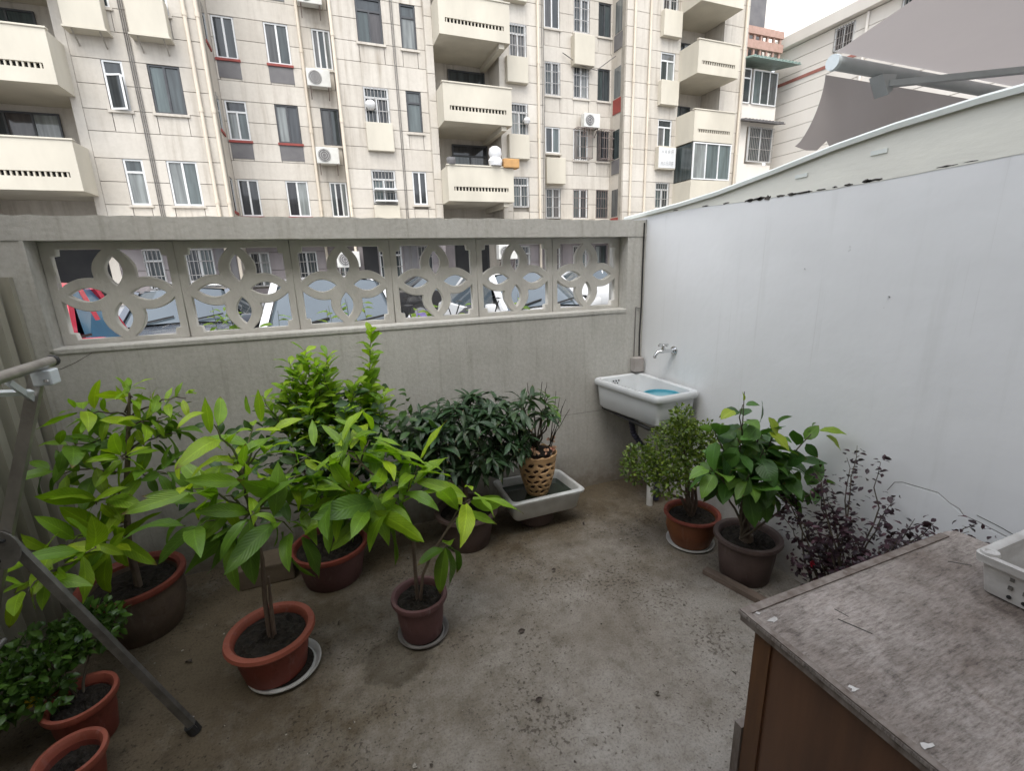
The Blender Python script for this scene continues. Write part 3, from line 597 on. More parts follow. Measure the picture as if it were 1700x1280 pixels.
# ------------------------------------------------------------------ apartment building across the lane
ab = thing('apartment_building', 'cream rendered apartment building with balconies and barred windows behind the garden wall', 'building', (3, 19, 0))
far_panels = MB()
def panel(x0, z0, x1, z1, Y, near, m='facade', axis=1):
    if z1 < 3.2 and not near: return unit_box('panel', 'mauvep', ab, x0 + .009, Y, z0 + .009, x1 - .009, Y + .12, z1 - .009) if (x1 - x0 > .06 and z1 - z0 > .06) else None
    gz = .009
    if x1 - x0 < .06 or z1 - z0 < .06: return
    if near: unit_box('panel', m, ab, x0 + gz, Y, z0 + gz, x1 - gz, Y + .12, z1 - gz)
    else: far_panels.box(x0 + gz, Y, z0 + gz, x1 - gz, Y + .12, z1 - gz)
MESHC = {}
def window(x0, x1, z0, z1, Y, style='slide', frame='walu', bars=None, sill=True, cage=False, tint=None):
    """frame object > panes, sill, bars"""
    wd, hd = x1 - x0, z1 - z0; t = .05; f = MB()
    yf, yb = Y + .035, Y + .10
    f.box(x0, yf, z0, x0 + t, yb, z1).box(x1 - t, yf, z0, x1, yb, z1).box(x0 + t, yf, z0, x1 - t, yb, z0 + t).box(x0 + t, yf, z1 - t, x1 - t, yb, z1)
    rects = []
    if style == 'slide':
        xm = (x0 + x1) / 2; f.box(xm - .03, yf + .005, z0 + t, xm + .03, yb - .005, z1 - t); rects = [(x0 + t, xm - .03, z0 + t, z1 - t), (xm + .03, x1 - t, z0 + t, z1 - t)]
    elif style == 'transom':
        zt_ = z1 - hd * .28; xm = (x0 + x1) / 2; f.box(x0 + t, yf + .005, zt_ - .03, x1 - t, yb - .005, zt_ + .03).box(xm - .025, yf + .005, z0 + t, xm + .025, yb - .005, zt_ - .03)
        rects = [(x0 + t, x1 - t, zt_ + .03, z1 - t), (x0 + t, xm - .025, z0 + t, zt_ - .03), (xm + .025, x1 - t, z0 + t, zt_ - .03)]
    elif style == 'casement':
        zt_ = z1 - hd * .28; f.box(x0 + t, yf + .005, zt_ - .03, x1 - t, yb - .005, zt_ + .03); rects = [(x0 + t, x1 - t, zt_ + .03, z1 - t), (x0 + t, x1 - t, z0 + t, zt_ - .03)]
    elif style == 'triple':
        a, b_ = x0 + wd / 3, x0 + 2 * wd / 3
        for q in (a, b_): f.box(q - .025, yf + .005, z0 + t, q + .025, yb - .005, z1 - t)
        rects = [(x0 + t, a - .025, z0 + t, z1 - t), (a + .025, b_ - .025, z0 + t, z1 - t), (b_ + .025, x1 - t, z0 + t, z1 - t)]
    fo = f.build('window', frame, ab)
    for r in rects: unit_box('pane', tint or 'pane', fo, r[0], Y + .075, r[2], r[1], Y + .082, r[3])
    if sill: unit_box('sill', 'facade', fo, x0 - .07, Y - .05, z0 - .075, x1 + .07, Y + .034, z0 - .005)
    if bars:
        bb = MB(); yb_ = Y - .03; n = max(4, int(wd / .11)); th = .008
        if cage: yb_ = Y - .42
        for i in range(n + 1):
            xx = x0 + wd * i / n; bb.box(xx - th, yb_ - th, z0 + .01, xx + th, yb_ + th, z1 - .01)
        for zz in (z0 + .03, z0 + hd * .36, z0 + hd * .70, z1 - .03): bb.box(x0 - .02, yb_ - th * 1.6, zz - .012, x1 + .02, yb_ - th * .9, zz + .012)
        if cage:
            for zz in (z0 + .02, z1 - .02):
                for i in range(n + 1):
                    xx = x0 + wd * i / n; bb.box(xx - th, yb_, zz - th, xx + th, Y, zz + th)
            for xx in (x0, x1):
                for i in range(4):
                    yy = yb_ + (Y - yb_) * i / 4; bb.box(xx - th, yy - th, z0, xx + th, yy + th, z1)
        bb.build('security_bars', bars, fo)
    return fo
def bay(x0, x1, Y, T0, S, ks, cols, depth=.35, hs=None):
    """panelled wall bay: cols = [(xa, xb)], window rows per storey k from T0 + S k"""
    MB().box(x0, Y + .122, -.1, x1, Y + depth, T0 + S * ks[-1] + 1.2).build('wall', 'joint', ab)
    for k in ks:
        near = k in (0, 1, 2); T = T0 + S * k; h = 1.33; zb, zm = T - h, T - h * .5; zs = zb - .60
        panel(x0, T, x1, T0 + S * (k + 1) - h - .60, Y, near)
        xs = [x0]
        for a, b_ in cols: xs += [a, b_]
        xs.append(x1)
        for i in range(0, len(xs), 2):
            panel(xs[i], zm, xs[i + 1], T, Y, near); panel(xs[i], zb, xs[i + 1], zm, Y, near); panel(xs[i], zs, xs[i + 1], zb, Y, near)
        for a, b_ in cols: panel(a, zs, b_, zb, Y + .012, near)
def grey_sill(x0, x1, zb, Y):
    unit_box('grey_panel', 'greyp', ab, x0 - .02, Y - .006, zb - .60, x1 + .02, Y + .01, zb - .09)
    unit_box('red_sill', 'redsill', ab, x0 - .05, Y - .05, zb - .085, x1 + .05, Y + .03, zb - .01)
def parapet_box(x0, x1, z0, z1, Y, d=.42, name='window_box'):
    o = MB().bbox(x0 - .06, Y - d, z0, x1 + .06, Y - .001, z1, .012, 1).build(name, 'balc', ab)
    unit_box('shelf_lip', 'balc', o, x0 - .09, Y - d - .03, z0 - .05, x1 + .09, Y - .002, z0 - .002)
    for xx in (x0 + .1, x1 - .1): MB().bar((xx, Y - .01, z0 - .35), (xx, Y - d + .05, z0 - .055), .03, .03, Vector((1, 0, 0))).build('bracket', 'joint', o)
KS = (-1, 0, 1, 2, 3, 4)
# S2: bay left of the downpipes
Y2 = 18.7; T0, S = 5.16, 2.67
bay(-6.0, -2.58, Y2, T0, S, KS, [(-5.32, -4.82), (-4.20, -3.38)])
for k in KS:
    T = T0 + S * k
    f = window(-5.32, -4.82, T - 1.33, T, Y2, 'casement', 'walu', 'steel' if k == -1 else None)
    window(-4.20, -3.38, T - 1.33, T, Y2, 'slide', 'dalu' if k in (1, 3) else 'walu', 'steel' if k == -1 else None)
    if k >= 2:
        parapet_box(-5.82, -4.98, T - 2.05, T - 1.05, Y2); parapet_box(-4.30, -3.46, T - 2.05, T - 1.05, Y2)
# open casement leaf on the upper narrow window
o = MB()
xa, za, zb_ = -5.27, 6.50, 7.42
o.bar((xa, Y2 - .02, za), (xa, Y2 - .02, zb_), .05, .04).bar((xa + .40, Y2 - .16, za), (xa + .40, Y2 - .16, zb_), .05, .04).bar((xa, Y2 - .02, za + .02), (xa + .40, Y2 - .16, za + .02), .05, .04).bar((xa, Y2 - .02, zb_), (xa + .40, Y2 - .16, zb_), .05, .04)
o = o.build('open_sash', 'walu', ab); MB().add([(xa + .02, Y2 - .03, za + .03), (xa + .38, Y2 - .15, za + .03), (xa + .38, Y2 - .15, zb_ - .02), (xa + .02, Y2 - .03, zb_ - .02)], [(0, 1, 2, 3)]).build('pane', 'pane', o)
# S1: balconies at the far left
MB().box(-12, 19.9, -.1, -6.0, 20.2, 19.0).box(-6.25, 18.7, -.1, -6.001, 19.9, 19.0).build('wall', 'facade', ab)
MB().box(-12, 18.0, -.1, -9.0, 19.9, 19.0).build('wall', 'facade', ab)
def balcony(x0, x1, yf, yb, z0, name='balcony', slot=True, h=1.2):
    o = MB()
    o.box(x0, yf, z0, x1, yb, z0 + .14)
    zs0, zs1 = z0 + .36, z0 + .50
    o.box(x0, yf, z0 + .14, x1, yf + .10, zs0).box(x0, yf, zs1, x1, yf + .10, z0 + h)
    o.box(x0, yf, zs0, x0 + .22, yf + .10, zs1).box(x1 - .22, yf, zs0, x1, yf + .10, zs1)
    o.box(x0, yf + .10, z0 + .14, x0 + .10, yb, z0 + h).box(x1 - .10, yf + .10, z0 + .14, x1, yb, z0 + h)
    o = o.build(name, 'balc', ab)
    n = int((x1 - x0 - .44) / .12); bb = MB()
    for i in range(n): xx = x0 + .22 + (x1 - x0 - .44) * (i + .5) / n; bb.box(xx - .02, yf + .02, zs0, xx + .02, yf + .08, zs1)
    bb.build('baluster_row', 'balc', o, kind='stuff')
    MB().box(x0 + .05, yf + .14, z0 + .145, x1 - .05, yf + .15, zs1 + .1).build('painted_slot_shade', 'dark', o)  # dark sheet that paints in the shade behind the slot
    MB().bbox(x0 - .03, yf - .03, z0 + h, x1 + .03, yf + .13, z0 + h + .05, .01, 1).build('handrail', 'balc', o)
    return o
for k in KS[1:]:
    z0 = 4.06 + 2.70 * k
    balcony(-9.0, -6.1, 17.7, 19.9, z0, h=1.32)
    window(-8.98, -7.0, z0 + .95, z0 + 2.5, 19.9 - .13, 'triple', 'dalu', sill=False)
# S3: recessed bay with grey panels and red sills
Y3 = 20.3; T3, S3 = 4.95, 2.545
bay(-2.58, 1.24, Y3, T3, S3, KS, [(-2.50, -1.84), (-.93, -.17), (.60, 1.22)])
MB().box(-2.83, Y2 + .35, -.1, -2.581, Y3 + .35, 19).box(1.241, Y2 + .35, -.1, 1.5, Y3 + .35, 19).build('return_wall', 'facade', ab)
st3 = {0: ('slide', 'slide', 'triple'), 1: ('transom', 'slide', 'slide'), 2: ('slide', 'slide', 'triple')}
fr3 = {0: ('walu', 'walu', 'walu'), 1: ('walu', 'dalu', 'dalu'), 2: ('walu', 'walu', 'walu')}
for k in KS:
    T = T3 + S3 * k; kk = k if k in st3 else 2
    for i, (a, b_) in enumerate([(-2.50, -1.84), (-.93, -.17), (.60, 1.22)]):
        window(a, b_, T - 1.26, T, Y3, st3[kk][i], fr3[kk][i], 'steel' if k == -1 else None, sill=(i == 2))
        if i < 2 and k >= 0: grey_sill(a, b_, T - 1.26, Y3)
for k in KS[1:]:
    T = T3 + S3 * k
    unit_box('side_window', 'pane', ab, -2.581, 19.2, T - 1.2, -2.574, 19.7, T - .1); unit_box('red_sill', 'redsill', ab, -2.60, 19.1, T - 1.3, -2.54, 19.8, T - 1.21)
# S4
bay(1.24, 4.30, Y2, T0, S, KS, [(2.03, 2.87), (3.50, 4.03)])
for k in KS:
    T = T0 + S * k
    window(2.03, 2.87, T - (1.17 if k < 2 else 1.33), T, Y2, 'transom', 'dalu' if k >= 2 else 'walu', 'steel' if k < 2 else None, sill=k >= 2)
    window(3.50, 4.03, T - (1.17 if k == 0 else 1.36), T, Y2, 'slide' if k == 0 else 'casement', 'walu' if k == 0 else 'dalu', 'steel' if k == -1 else None)
MB().bbox(1.99, Y2 - .16, 5.76, 2.92, Y2 - .001, 6.68, .012, 1).build('window_box', 'balc', ab)
MB().bbox(2.0, Y2 - .20, 3.0, 2.92, Y2 - .001, 3.93, .012, 1).build('window_box', 'balc', ab)
MB().box(2.08, Y2 - .30, 4.05, 2.86, Y2 - .02, 4.10).box(2.08, Y2 - .30, 4.45, 2.86, Y2 - .02, 4.50).build('drying_shelf', 'walu', ab)
# S5: stacked balconies
MB().box(4.30, Y2 - .02, -.1, 4.56, 20.2, 19).box(7.10, Y2 - .02, -.1, 7.30, 20.2, 19).build('loggia_wall', 'facade', ab)
for k in range(-1, 6):
    for q in range(3):
        z = 4.0 + 2.65 * k + .0 + q * .883
        panel(4.30, z, 4.58, z + .883, Y2 - .14, k in (0, 1, 2)); 
MB().box(4.56, 19.9, -.1, 7.10, 20.15, 19).build('wall', 'facade', ab)
for k in KS[1:]:
    z0 = 4.0 + 2.65 * k
    balcony(4.58, 7.14, 17.6, 19.9, z0)
    window(5.40, 6.90, z0 + .95, z0 + 2.45, 19.9 - .13, 'transom', 'dalu', sill=False)
    MB().box(6.75, 17.7, z0 - .16, 6.95, 19.9, z0 - .001).build('beam', 'balc', ab)
window(5.0, 6.8, 1.0, 2.9, 19.77, 'triple', 'dalu', None, False)
# S6
bay(7.30, 9.0, Y2, T0 - .04, 2.68, KS, [(7.55, 8.25)])
for k in KS:
    T = T0 - .04 + 2.68 * k
    window(7.55, 8.25, T - 1.15, T, Y2, 'transom', 'walu', 'steel', False)
    if k >= 1: MB().bbox(7.35, Y2 - .24, T - 2.05, 8.22, Y2 - .001, T - 1.17, .012, 1).build('window_box', 'balc', ab)
# S7 recessed
Y7 = 20.3; T7, S7 = 5.0, 2.52
C7 = [(9.80, 10.52), (11.20, 11.95), (12.42, 13.05)]
bay(9.0, 13.13, Y7, T7, S7, KS, C7)
MB().box(8.75, Y2 + .35, -.1, 8.999, Y7 + .35, 19).build('return_wall', 'facade', ab)
for k in KS:
    T = T7 + S7 * k
    window(*C7[0], T - (1.05 if k == 1 else 1.28), T, Y7, 'slide' if k != 1 else 'slide', 'walu', 'steel' if k in (-1, 0) and k != 1 else ('steel' if k == 2 else None), k >= 1)
    window(*C7[1], T - 1.28, T, Y7, 'slide', 'walu', 'rust' if k in (0, 1) else 'steel', True, cage=(k == 1))
    window(*C7[2], T - 1.28, T, Y7, 'slide', 'dalu', 'rust' if k in (0, 1) else None, True, cage=(k == 1))
MB().bbox(9.70, Y7 - .30, 5.15, 10.65, Y7 - .001, 6.22, .012, 1).build('window_box', 'balc', ab)
MB().bbox(11.05, Y7 - .35, 9.95, 12.05, Y7 - .001, 11.1, .012, 1).build('window_box', 'balc', ab)
# S8 projecting right wing
Y8 = 19.2; T8, S8 = 5.24, 2.67
MB().box(13.13, Y8 + .35, -.1, 13.38, Y7 + .35, 19).build('return_wall', 'facade', ab)
for k in KS[1:]:
    T = T7 + S7 * k
    unit_box('side_window', 'pane', ab, 13.118, 19.55, T - 1.25, 13.125, 20.05, T - .05); unit_box('side_panel', 'greyp' if k % 2 else 'redsill', ab, 13.10, 19.5, T - 1.9, 13.125, 20.1, T - 1.3)
bay(13.13, 16.0, Y8, T8, S8, KS, [(14.96, 15.73)])
for k in KS:
    T = T8 + S8 * k
    window(14.96, 15.73, T - 1.15, T, Y8, 'transom', 'walu', 'steel' if k in (-1, 0, 3) else None, False)
    MB().bbox(14.85, Y8 - .26, T - 2.15, 15.82, Y8 - .001, T - 1.17, .012, 1).build('window_box', 'balc', ab)
MB().box(16.0, 20.3, -.1, 18.3, 20.6, 19).box(15.85, Y8 + .35, -.1, 16.0, 20.3, 19).box(18.3, Y8, -.1, 19.75, 20.6, 19).build('wall', 'facade', ab)
for k in range(-1, 6):
    for q in range(3): panel(18.3, 4.0 + 2.67 * k + q * .89, 19.75, 4.89 + 2.67 * k + q * .89, Y8 - .125, k in (0, 1, 2))
for k in KS[1:]:
    z0 = 4.13 + 2.66 * k
    if k == 0:
        MB().box(15.95, 18.0, z0 - 1.3, 18.25, 19.4, z0 + 1.05).build('bay_parapet', 'balc', ab)
        window(16.0, 18.2, z0 + 1.08, z0 + 2.62, 17.96, 'triple', 'walu', None, False)
        unit_box('side_glazing', 'pane', ab, 15.98, 18.08, z0 + 1.1, 16.0, 19.2, z0 + 2.6)
    else: balcony(15.95, 18.25, 18.0, 20.3, z0, h=1.25)
    window(16.5, 17.6, z0 + .8, z0 + 2.1, 20.17, 'slide', 'dalu', None, False)
# end bays with added enclosures
MB().box(19.76, 20.4, -.1, 22.9, 20.7, 19).build('wall', 'rwall', ab)
MB().box(19.8, 19.3, 8.0, 22.2, 20.4, 9.0).build('enclosure_wall', 'rwall', ab)
MB().box(19.8, 19.3, 5.0, 22.2, 20.4, 6.299).build('enclosure_wall', 'rwall', ab)
window(19.85, 20.35, 9.0, 10.5, 19.2, 'casement', 'walu', None, False); window(20.5, 22.1, 9.0, 10.5, 19.2, 'triple', 'walu', None, False)
MB().box(19.8, 19.3, 6.3, 20.4, 20.35, 8.0).build('enclosure_wall', 'rwall', ab)
window(20.5, 22.1, 6.4, 8.0, 19.2, 'slide', 'walu', 'steel', False)
def tiled(x0, x1, y0, y1, z, m):
    o = MB().add([(x0, y0, z), (x1, y0, z), (x1, y1, z + .3), (x0, y1, z + .3), (x0, y0, z - .04), (x1, y0, z - .04), (x1, y1, z + .26), (x0, y1, z + .26)], [(0, 1, 2, 3), (4, 7, 6, 5), (0, 4, 5, 1), (1, 5, 6, 2), (2, 6, 7, 3), (3, 7, 4, 0)]).build('lean_to_roof', m, ab)
    n = int((x1 - x0) / .22)
    for i in range(n): MB().tube([(x0 + (i + .5) * .22, y0 - .01, z + .02), (x0 + (i + .5) * .22, y1, z + .32)], .05, 6).build('roof_tile', m, o)
tiled(19.7, 22.8, 18.6, 20.3, 10.75, 'greenroof'); tiled(19.7, 22.4, 18.8, 20.3, 8.15, 'greyp')
MB().box(19.9, 19.3, 11.4, 22.3, 19.5, 11.75).box(19.9, 19.3, 12.0, 22.3, 19.5, 12.3).build('terrace_rail', 'brick', ab)
for i in range(6): MB().box(20.0 + i * .42, 19.35, 11.0, 20.1 + i * .42, 19.45, 12.0).build('terrace_post', 'brick', ab)
MB().box(20.6, 19.9, 11.0, 21.6, 20.39, 14.0).build('terrace_door', 'greyp', ab)
# dark openings, shutters, and canopy slabs added to darken the ground floor
for xa, xb, za, zb2, yy, mm in ((-8.8, -6.35, .2, 2.75, 19.86, 'dark'), (4.7, 5.25, .2, 2.75, 19.74, 'mauvep'), (5.3, 6.7, .2, 2.6, 19.72, 'dark'), (1.45, 1.98, .3, 2.6, Y2 - .03, 'dark'), (2.95, 3.45, .3, 2.6, Y2 - .03, 'greyp'), (-3.30, -2.7, .3, 2.6, Y2 - .03, 'greyp'), (9.1, 9.7, .2, 2.5, Y7 - .04, 'dark'), (10.6, 11.1, .2, 2.6, Y7 - .04, 'mauvep')):
    unit_box('shutter', mm, ab, xa, yy, za, xb, yy + .03, zb2)
for xa, xb, yy in ((-6.0, -2.6, Y2), (1.25, 4.3, Y2), (-2.5, 1.2, Y3), (7.3, 9.0, Y2), (9.05, 13.1, Y7)):
    MB().box(xa, yy - 1.0, 2.86, xb, yy - .002, 2.96).build('shade_canopy', 'balc', ab)
# white banner with two rows of faded writing on a window box of the right wing
bn = unit_box('banner', 'walu', ab, 14.86, Y8 - .275, 5.82, 15.81, Y8 - .262, 6.68)
for row, (zz, n, hh) in enumerate(((6.42, 4, .15), (5.90, 5, .18))):
    for i in range(n):
        xc = 14.97 + (i + .5) * .74 / n; bb = MB(); q = random.uniform(.8, 1.1) * hh
        bb.box(xc - .055, Y8 - .279, zz, xc - .042, Y8 - .2755, zz + q).box(xc - .055, Y8 - .279, zz + q * .5, xc + .05, Y8 - .2755, zz + q * .5 + .012).box(xc - .03, Y8 - .2791, zz + q - .012, xc + .055, Y8 - .2755, zz + q).box(xc + .02, Y8 - .2789, zz, xc + .032, Y8 - .2755, zz + q * .9)
        bb.build('lettering', 'greyp', ab, kind='stuff')
far_panels.build('panel', 'facade', ab, kind='stuff')
# downpipes and cable bundles
for x, y in ((-2.97, Y2 - .07), (-2.63, Y2 - .07), (1.20, Y2 - .07), (8.72, Y2 - .07), (13.5, Y8 - .07), (14.3, Y8 - .07), (19.5, Y8 - .2), (-.0 + .20, Y3 - .06)):
    p = MB().tube([(x, y, 0), (x, y, 17.5)], .055, 10).build('downpipe', 'pipe', ab, smooth=True)
    for z in (3.9, 6.6, 9.2): MB().tube([(x, y, z), (x, y, z + .14)], .068, 10).build('pipe_collar', 'pipe', p)
for x in (-4.62, -4.57, -4.52, 3.16, 3.22, 8.88, 8.95):
    MB().tube([(x, Y2 - .03, 0), (x + .03, Y2 - .03, 6), (x, Y2 - .03, 17)], .014, 5).build('cable', 'cable', ab)
MB().tube([(10.6, Y7 - .1, 10.4), (11.4, Y7 - .25, 9.95), (12.2, Y7 - .25, 9.85), (13.0, Y7 - .5, 10.4)], .02, 5).build('cable', 'cable', ab)
MB().box(-12, 18.2, 18.9, 23, 21.5, 19.2).build('roof', 'facade', ab)

# things hung on the building
def ac_unit(x, y, z, label, s=1.0):
    r = thing('air_conditioner', label, 'air conditioner', (x, y, z), 0, 'outdoor air conditioner units on the apartment building')
    MB().bbox(x - .40 * s, y - .32, z, x + .40 * s, y, z + .56 * s, .02, 2).build('casing', 'ac', r)
    MB().tube([(x - .12 * s, y - .335, z + .28 * s), (x - .12 * s, y - .325, z + .28 * s)], .22 * s, 24).build('fan_grille', 'greyp', r)
    for q in (.07, .14, .20): 
        pts = [(x - .12 * s + q * s * math.cos(a * math.pi / 10), y - .338, z + .28 * s + q * s * math.sin(a * math.pi / 10)) for a in range(21)]
        MB().tube(pts, .006, 4).build('grille_ring', 'ac', r)
    for xx in (x - .3 * s, x + .3 * s): MB().bar((xx, y, z - .02), (xx, y - .34, z - .02), .03, .03, Vector((0, 0, 1))).bar((xx, y, z - .34), (xx, y - .3, z - .04), .03, .03, Vector((1, 0, 0))).build('bracket', 'rust', r)
    return r
ac_unit(.66, Y3 - .12, T3 + S3 * 2 - 1.26 - .72, 'upper air conditioner unit below a window in the recess right of the grey panels')
ac_unit(.66, Y3 - .12, T3 + S3 - 1.26 - .72, 'lower air conditioner unit below a dark window in the recess right of the grey panels')
ac_unit(.66, Y3 - .12, T3 + S3 * 3 - 1.26 - .72, 'topmost bracketed air conditioner unit in the recess, cut by the top of the picture')
ac_unit(11.9, Y7 - .12, T7 + S7 - .05 + .05, 'air conditioner unit in the right recess between two storeys of barred windows')
ac_unit(.9, Y2 - .06, 1.75, 'ground floor air conditioner seen through the third openwork block')
ac_unit(7.0, Y2 - .35, 1.9, 'ground floor air conditioner seen through the fifth openwork block')
tag(MB().lathe([(.0001, -.17), (.10, -.14), (.16, -.05), (.17, .04), (.13, .12), (.05, .16), (.0001, .17)], 14, (2.22, Y2 - .12, 7.22)).build('globe_lamp', 'dish', origin=(2.22, Y2 - .12, 7.05), smooth=True), 'white ball hanging at the barred window above the cream box', 'lamp')
tag(MB().lathe([(.0001, -.14), (.10, -.10), (.14, 0), (.10, .10), (.0001, .14)], 14, (8.15, Y2 - .14, 7.15)).build('globe_lamp', 'dish', origin=(8.15, Y2 - .14, 7.0), smooth=True), 'white ball at the barred window right of the balconies', 'lamp')
bgp = [(.0001, 0), (.22, .02), (.26, .18), (.19, .30), (.24, .42), (.21, .60), (.10, .68), (.0001, .69)]
tag(MB().lathe(bgp, 14, (6.45, 17.66, 5.25), .12).build('stuffed_bag', 'bag', origin=(6.45, 17.66, 5.25), smooth=True), 'white stuffed bag standing on the lowest balcony rail', 'bag')
tag(MB().bbox(6.72, 17.48, 5.2, 7.35, 17.85, 5.52, .03).build('cardboard_box', 'cardboard', origin=(7.0, 17.66, 5.2)), 'orange brown box lying on the end of the lowest balcony rail', 'box')
tag(MB().lathe([(.0001, 0), (.15, 0), (.17, .12), (.16, .22), (.14, .22), (.13, .1), (.0001, .08)], 14, (4.75, 17.66, 5.25)).build('flower_pot', 'greyp', origin=(4.75, 17.66, 5.25)), 'dark pot on the left corner of the lowest balcony rail', 'pot')

# ------------------------------------------------------------------ building on the right, standing at right angles
rb = thing('side_building', 'pale low building with a grooved wall standing at right angles on the right', 'building', (26, 12, 0))
XB = 23.0
MB().box(XB + .06, -6, -.1, XB + 6, 20.3, 11.75).build('wall', 'joint', rb)
z = 0; row = 0
while z < 11.7:
    h = .60 if z < 9.9 else (.30 if z < 10.3 else 1.3)
    z1 = min(z + .62, 11.74)
    unit_box('panel', 'rband' if 10.1 < z + .31 < 10.4 and False else 'rwall', rb, XB, -6, z + .012, XB + .2, 20.3, z1 - .012); z = z1
unit_box('band', 'rband', rb, XB - .03, -6, 10.16, XB - .002, 20.3, 10.30)
MB().slab([(XB - .35, 11.76), (XB + 6, 11.76), (XB + 6, 12.45), (XB - .30, 12.32), (XB - .40, 12.2)], 1, -6.2, 20.6).build('eave', 'rwall', rb)
MB().box(XB - .45, -6.2, 12.25, XB + 6, 20.6, 12.34).build('roof_edge', 'coprim', rb) if False else None
for yy in (16.72, 14.0, 11.4, 8.8):
    f = MB(); y0, y1, z0, z1 = yy - .42, yy + .42, 10.68, 11.62
    for a in ((y0, z0, y0 + .05, z1), (y1 - .05, z0, y1, z1), (y0, z0, y1, z0 + .05), (y0, z1 - .05, y1, z1), (yy - .02, z0, yy + .02, z1)): f.box(XB - .06, a[0], a[1], XB - .01, a[2], a[3])
    fo = f.build('window', 'walu', rb); unit_box('pane', 'pane', fo, XB - .04, y0 + .05, z0 + .05, XB - .03, y1 - .05, z1 - .05)
    bb = MB()
    for i in range(8): bb.box(XB - .11, y0 + .84 * i / 7 - .01, z0, XB - .09, y0 + .84 * i / 7 + .01, z1)
    for zz in (z0 + .2, z0 + .5, z0 + .8): bb.box(XB - .115, y0, zz, XB - .11, y1, zz + .02)
    bb.build('security_bars', 'steel', fo)
MB().tube([(XB - .08, 15.75, 0), (XB - .08, 15.75, 11.7)], .06, 8).build('downpipe', 'rwall', rb, smooth=True)

# ------------------------------------------------------------------ the unseen house behind the viewpoint, sized to shade the courtyard
oh = thing('unseen_shading_house', 'plain rendered house wall unseen behind the viewpoint, sized to shade the courtyard', 'building', (2, -1.2, 0))
MB().box(-7, -1.35, -.1, 12, -1.02, 7.2).build('wall', 'own', oh)

sh = thing('unseen_shade_block', 'plain unseen block added past the metal fence to darken the left side', 'building', (-2.8, .6, 0))  # box added out of view to shade the left of the courtyard
MB().box(-4.2, -1.0, -.1, -1.5, 2.35, 2.75).build('wall', 'own', sh)
MB().box(-4.4, -1.1, 2.75, -1.42, 2.45, 2.87).build('roof', 'greyp', sh)
# ------------------------------------------------------------------ neighbour's awning
aw = thing('awning', 'grey retractable fabric awning with scalloped valance above the right wall', 'awning', (3.9, 1.94, 2.58))
YA, ZA, XA0, XA1 = 1.94, 2.585, 2.62, 5.4
P = []
for j in range(15):
    v = j / 14; P.append([(XA0 + (XA1 - XA0) * i / 14, YA - 2.95 * v, ZA + .05 + .80 * v - .09 * math.sin(math.pi * v) * (.35 + .65 * math.sin(math.pi * (i / 14))) + .012 * math.sin(i * 1.9) * math.sin(math.pi * v)) for i in range(15)])
MB().grid(P).build('canopy', 'awn', aw, smooth='all')
P = []
for j in range(11):
    v = j / 10; row = []
    for i in range(57):
        u = i / 56; x = XA0 + .0 + (XA1 - XA0) * u
        x -= .17 * v ** 1.6 * max(0, 1 - u * 6); zb = 2.165 + .055 * (1 - abs(math.sin(math.pi * (x - 2.42) / .235))) ** 2.0
        row.append((x, YA + .045 + .03 * v * math.sin(x * 9), ZA - .04 + (zb - ZA + .04) * v))
    P.append(row)
MB().grid(P).build('valance', 'awn', aw, smooth='all')
MB().tube([(XA0, YA, ZA), (XA1, YA, ZA)], .034, 18).build('front_bar', 'awnbar', aw, smooth=True)
MB().tube([(XA0 - .022, YA, ZA), (XA0, YA, ZA)], [.037, .039], 20).build('end_cap', 'awncap', aw, smooth=True)
for e, (h0, el_, h1) in enumerate((((3.0, 1.90, 2.51), (4.05, 1.33, 2.545), (3.35, -1.0, 2.70)), ((5.1, 1.90, 2.51), (4.3, 1.0, 2.545), (5.0, -1.0, 2.70)))):
    a = MB().bar(h0, el_, .036, .030, Vector((0, 0, 1))).build('arm', 'awnbar', aw); MB().bar(el_, h1, .045, .036, Vector((0, 0, 1))).build('arm', 'awnbar', aw)
    MB().slab([(h0[0] - .07, h0[2] + .04), (h0[0] + .05, h0[2] + .05), (h0[0] + .03, h0[2] - .03), (h0[0] - .0, h0[2] - .055)], 1, YA - .05, YA + .02).build('bracket', 'awnbar', aw)
    MB().tube([(el_[0], el_[1], el_[2] - .035), (el_[0], el_[1], el_[2] + .035)], .036, 12).build('elbow', 'awnbar', aw)

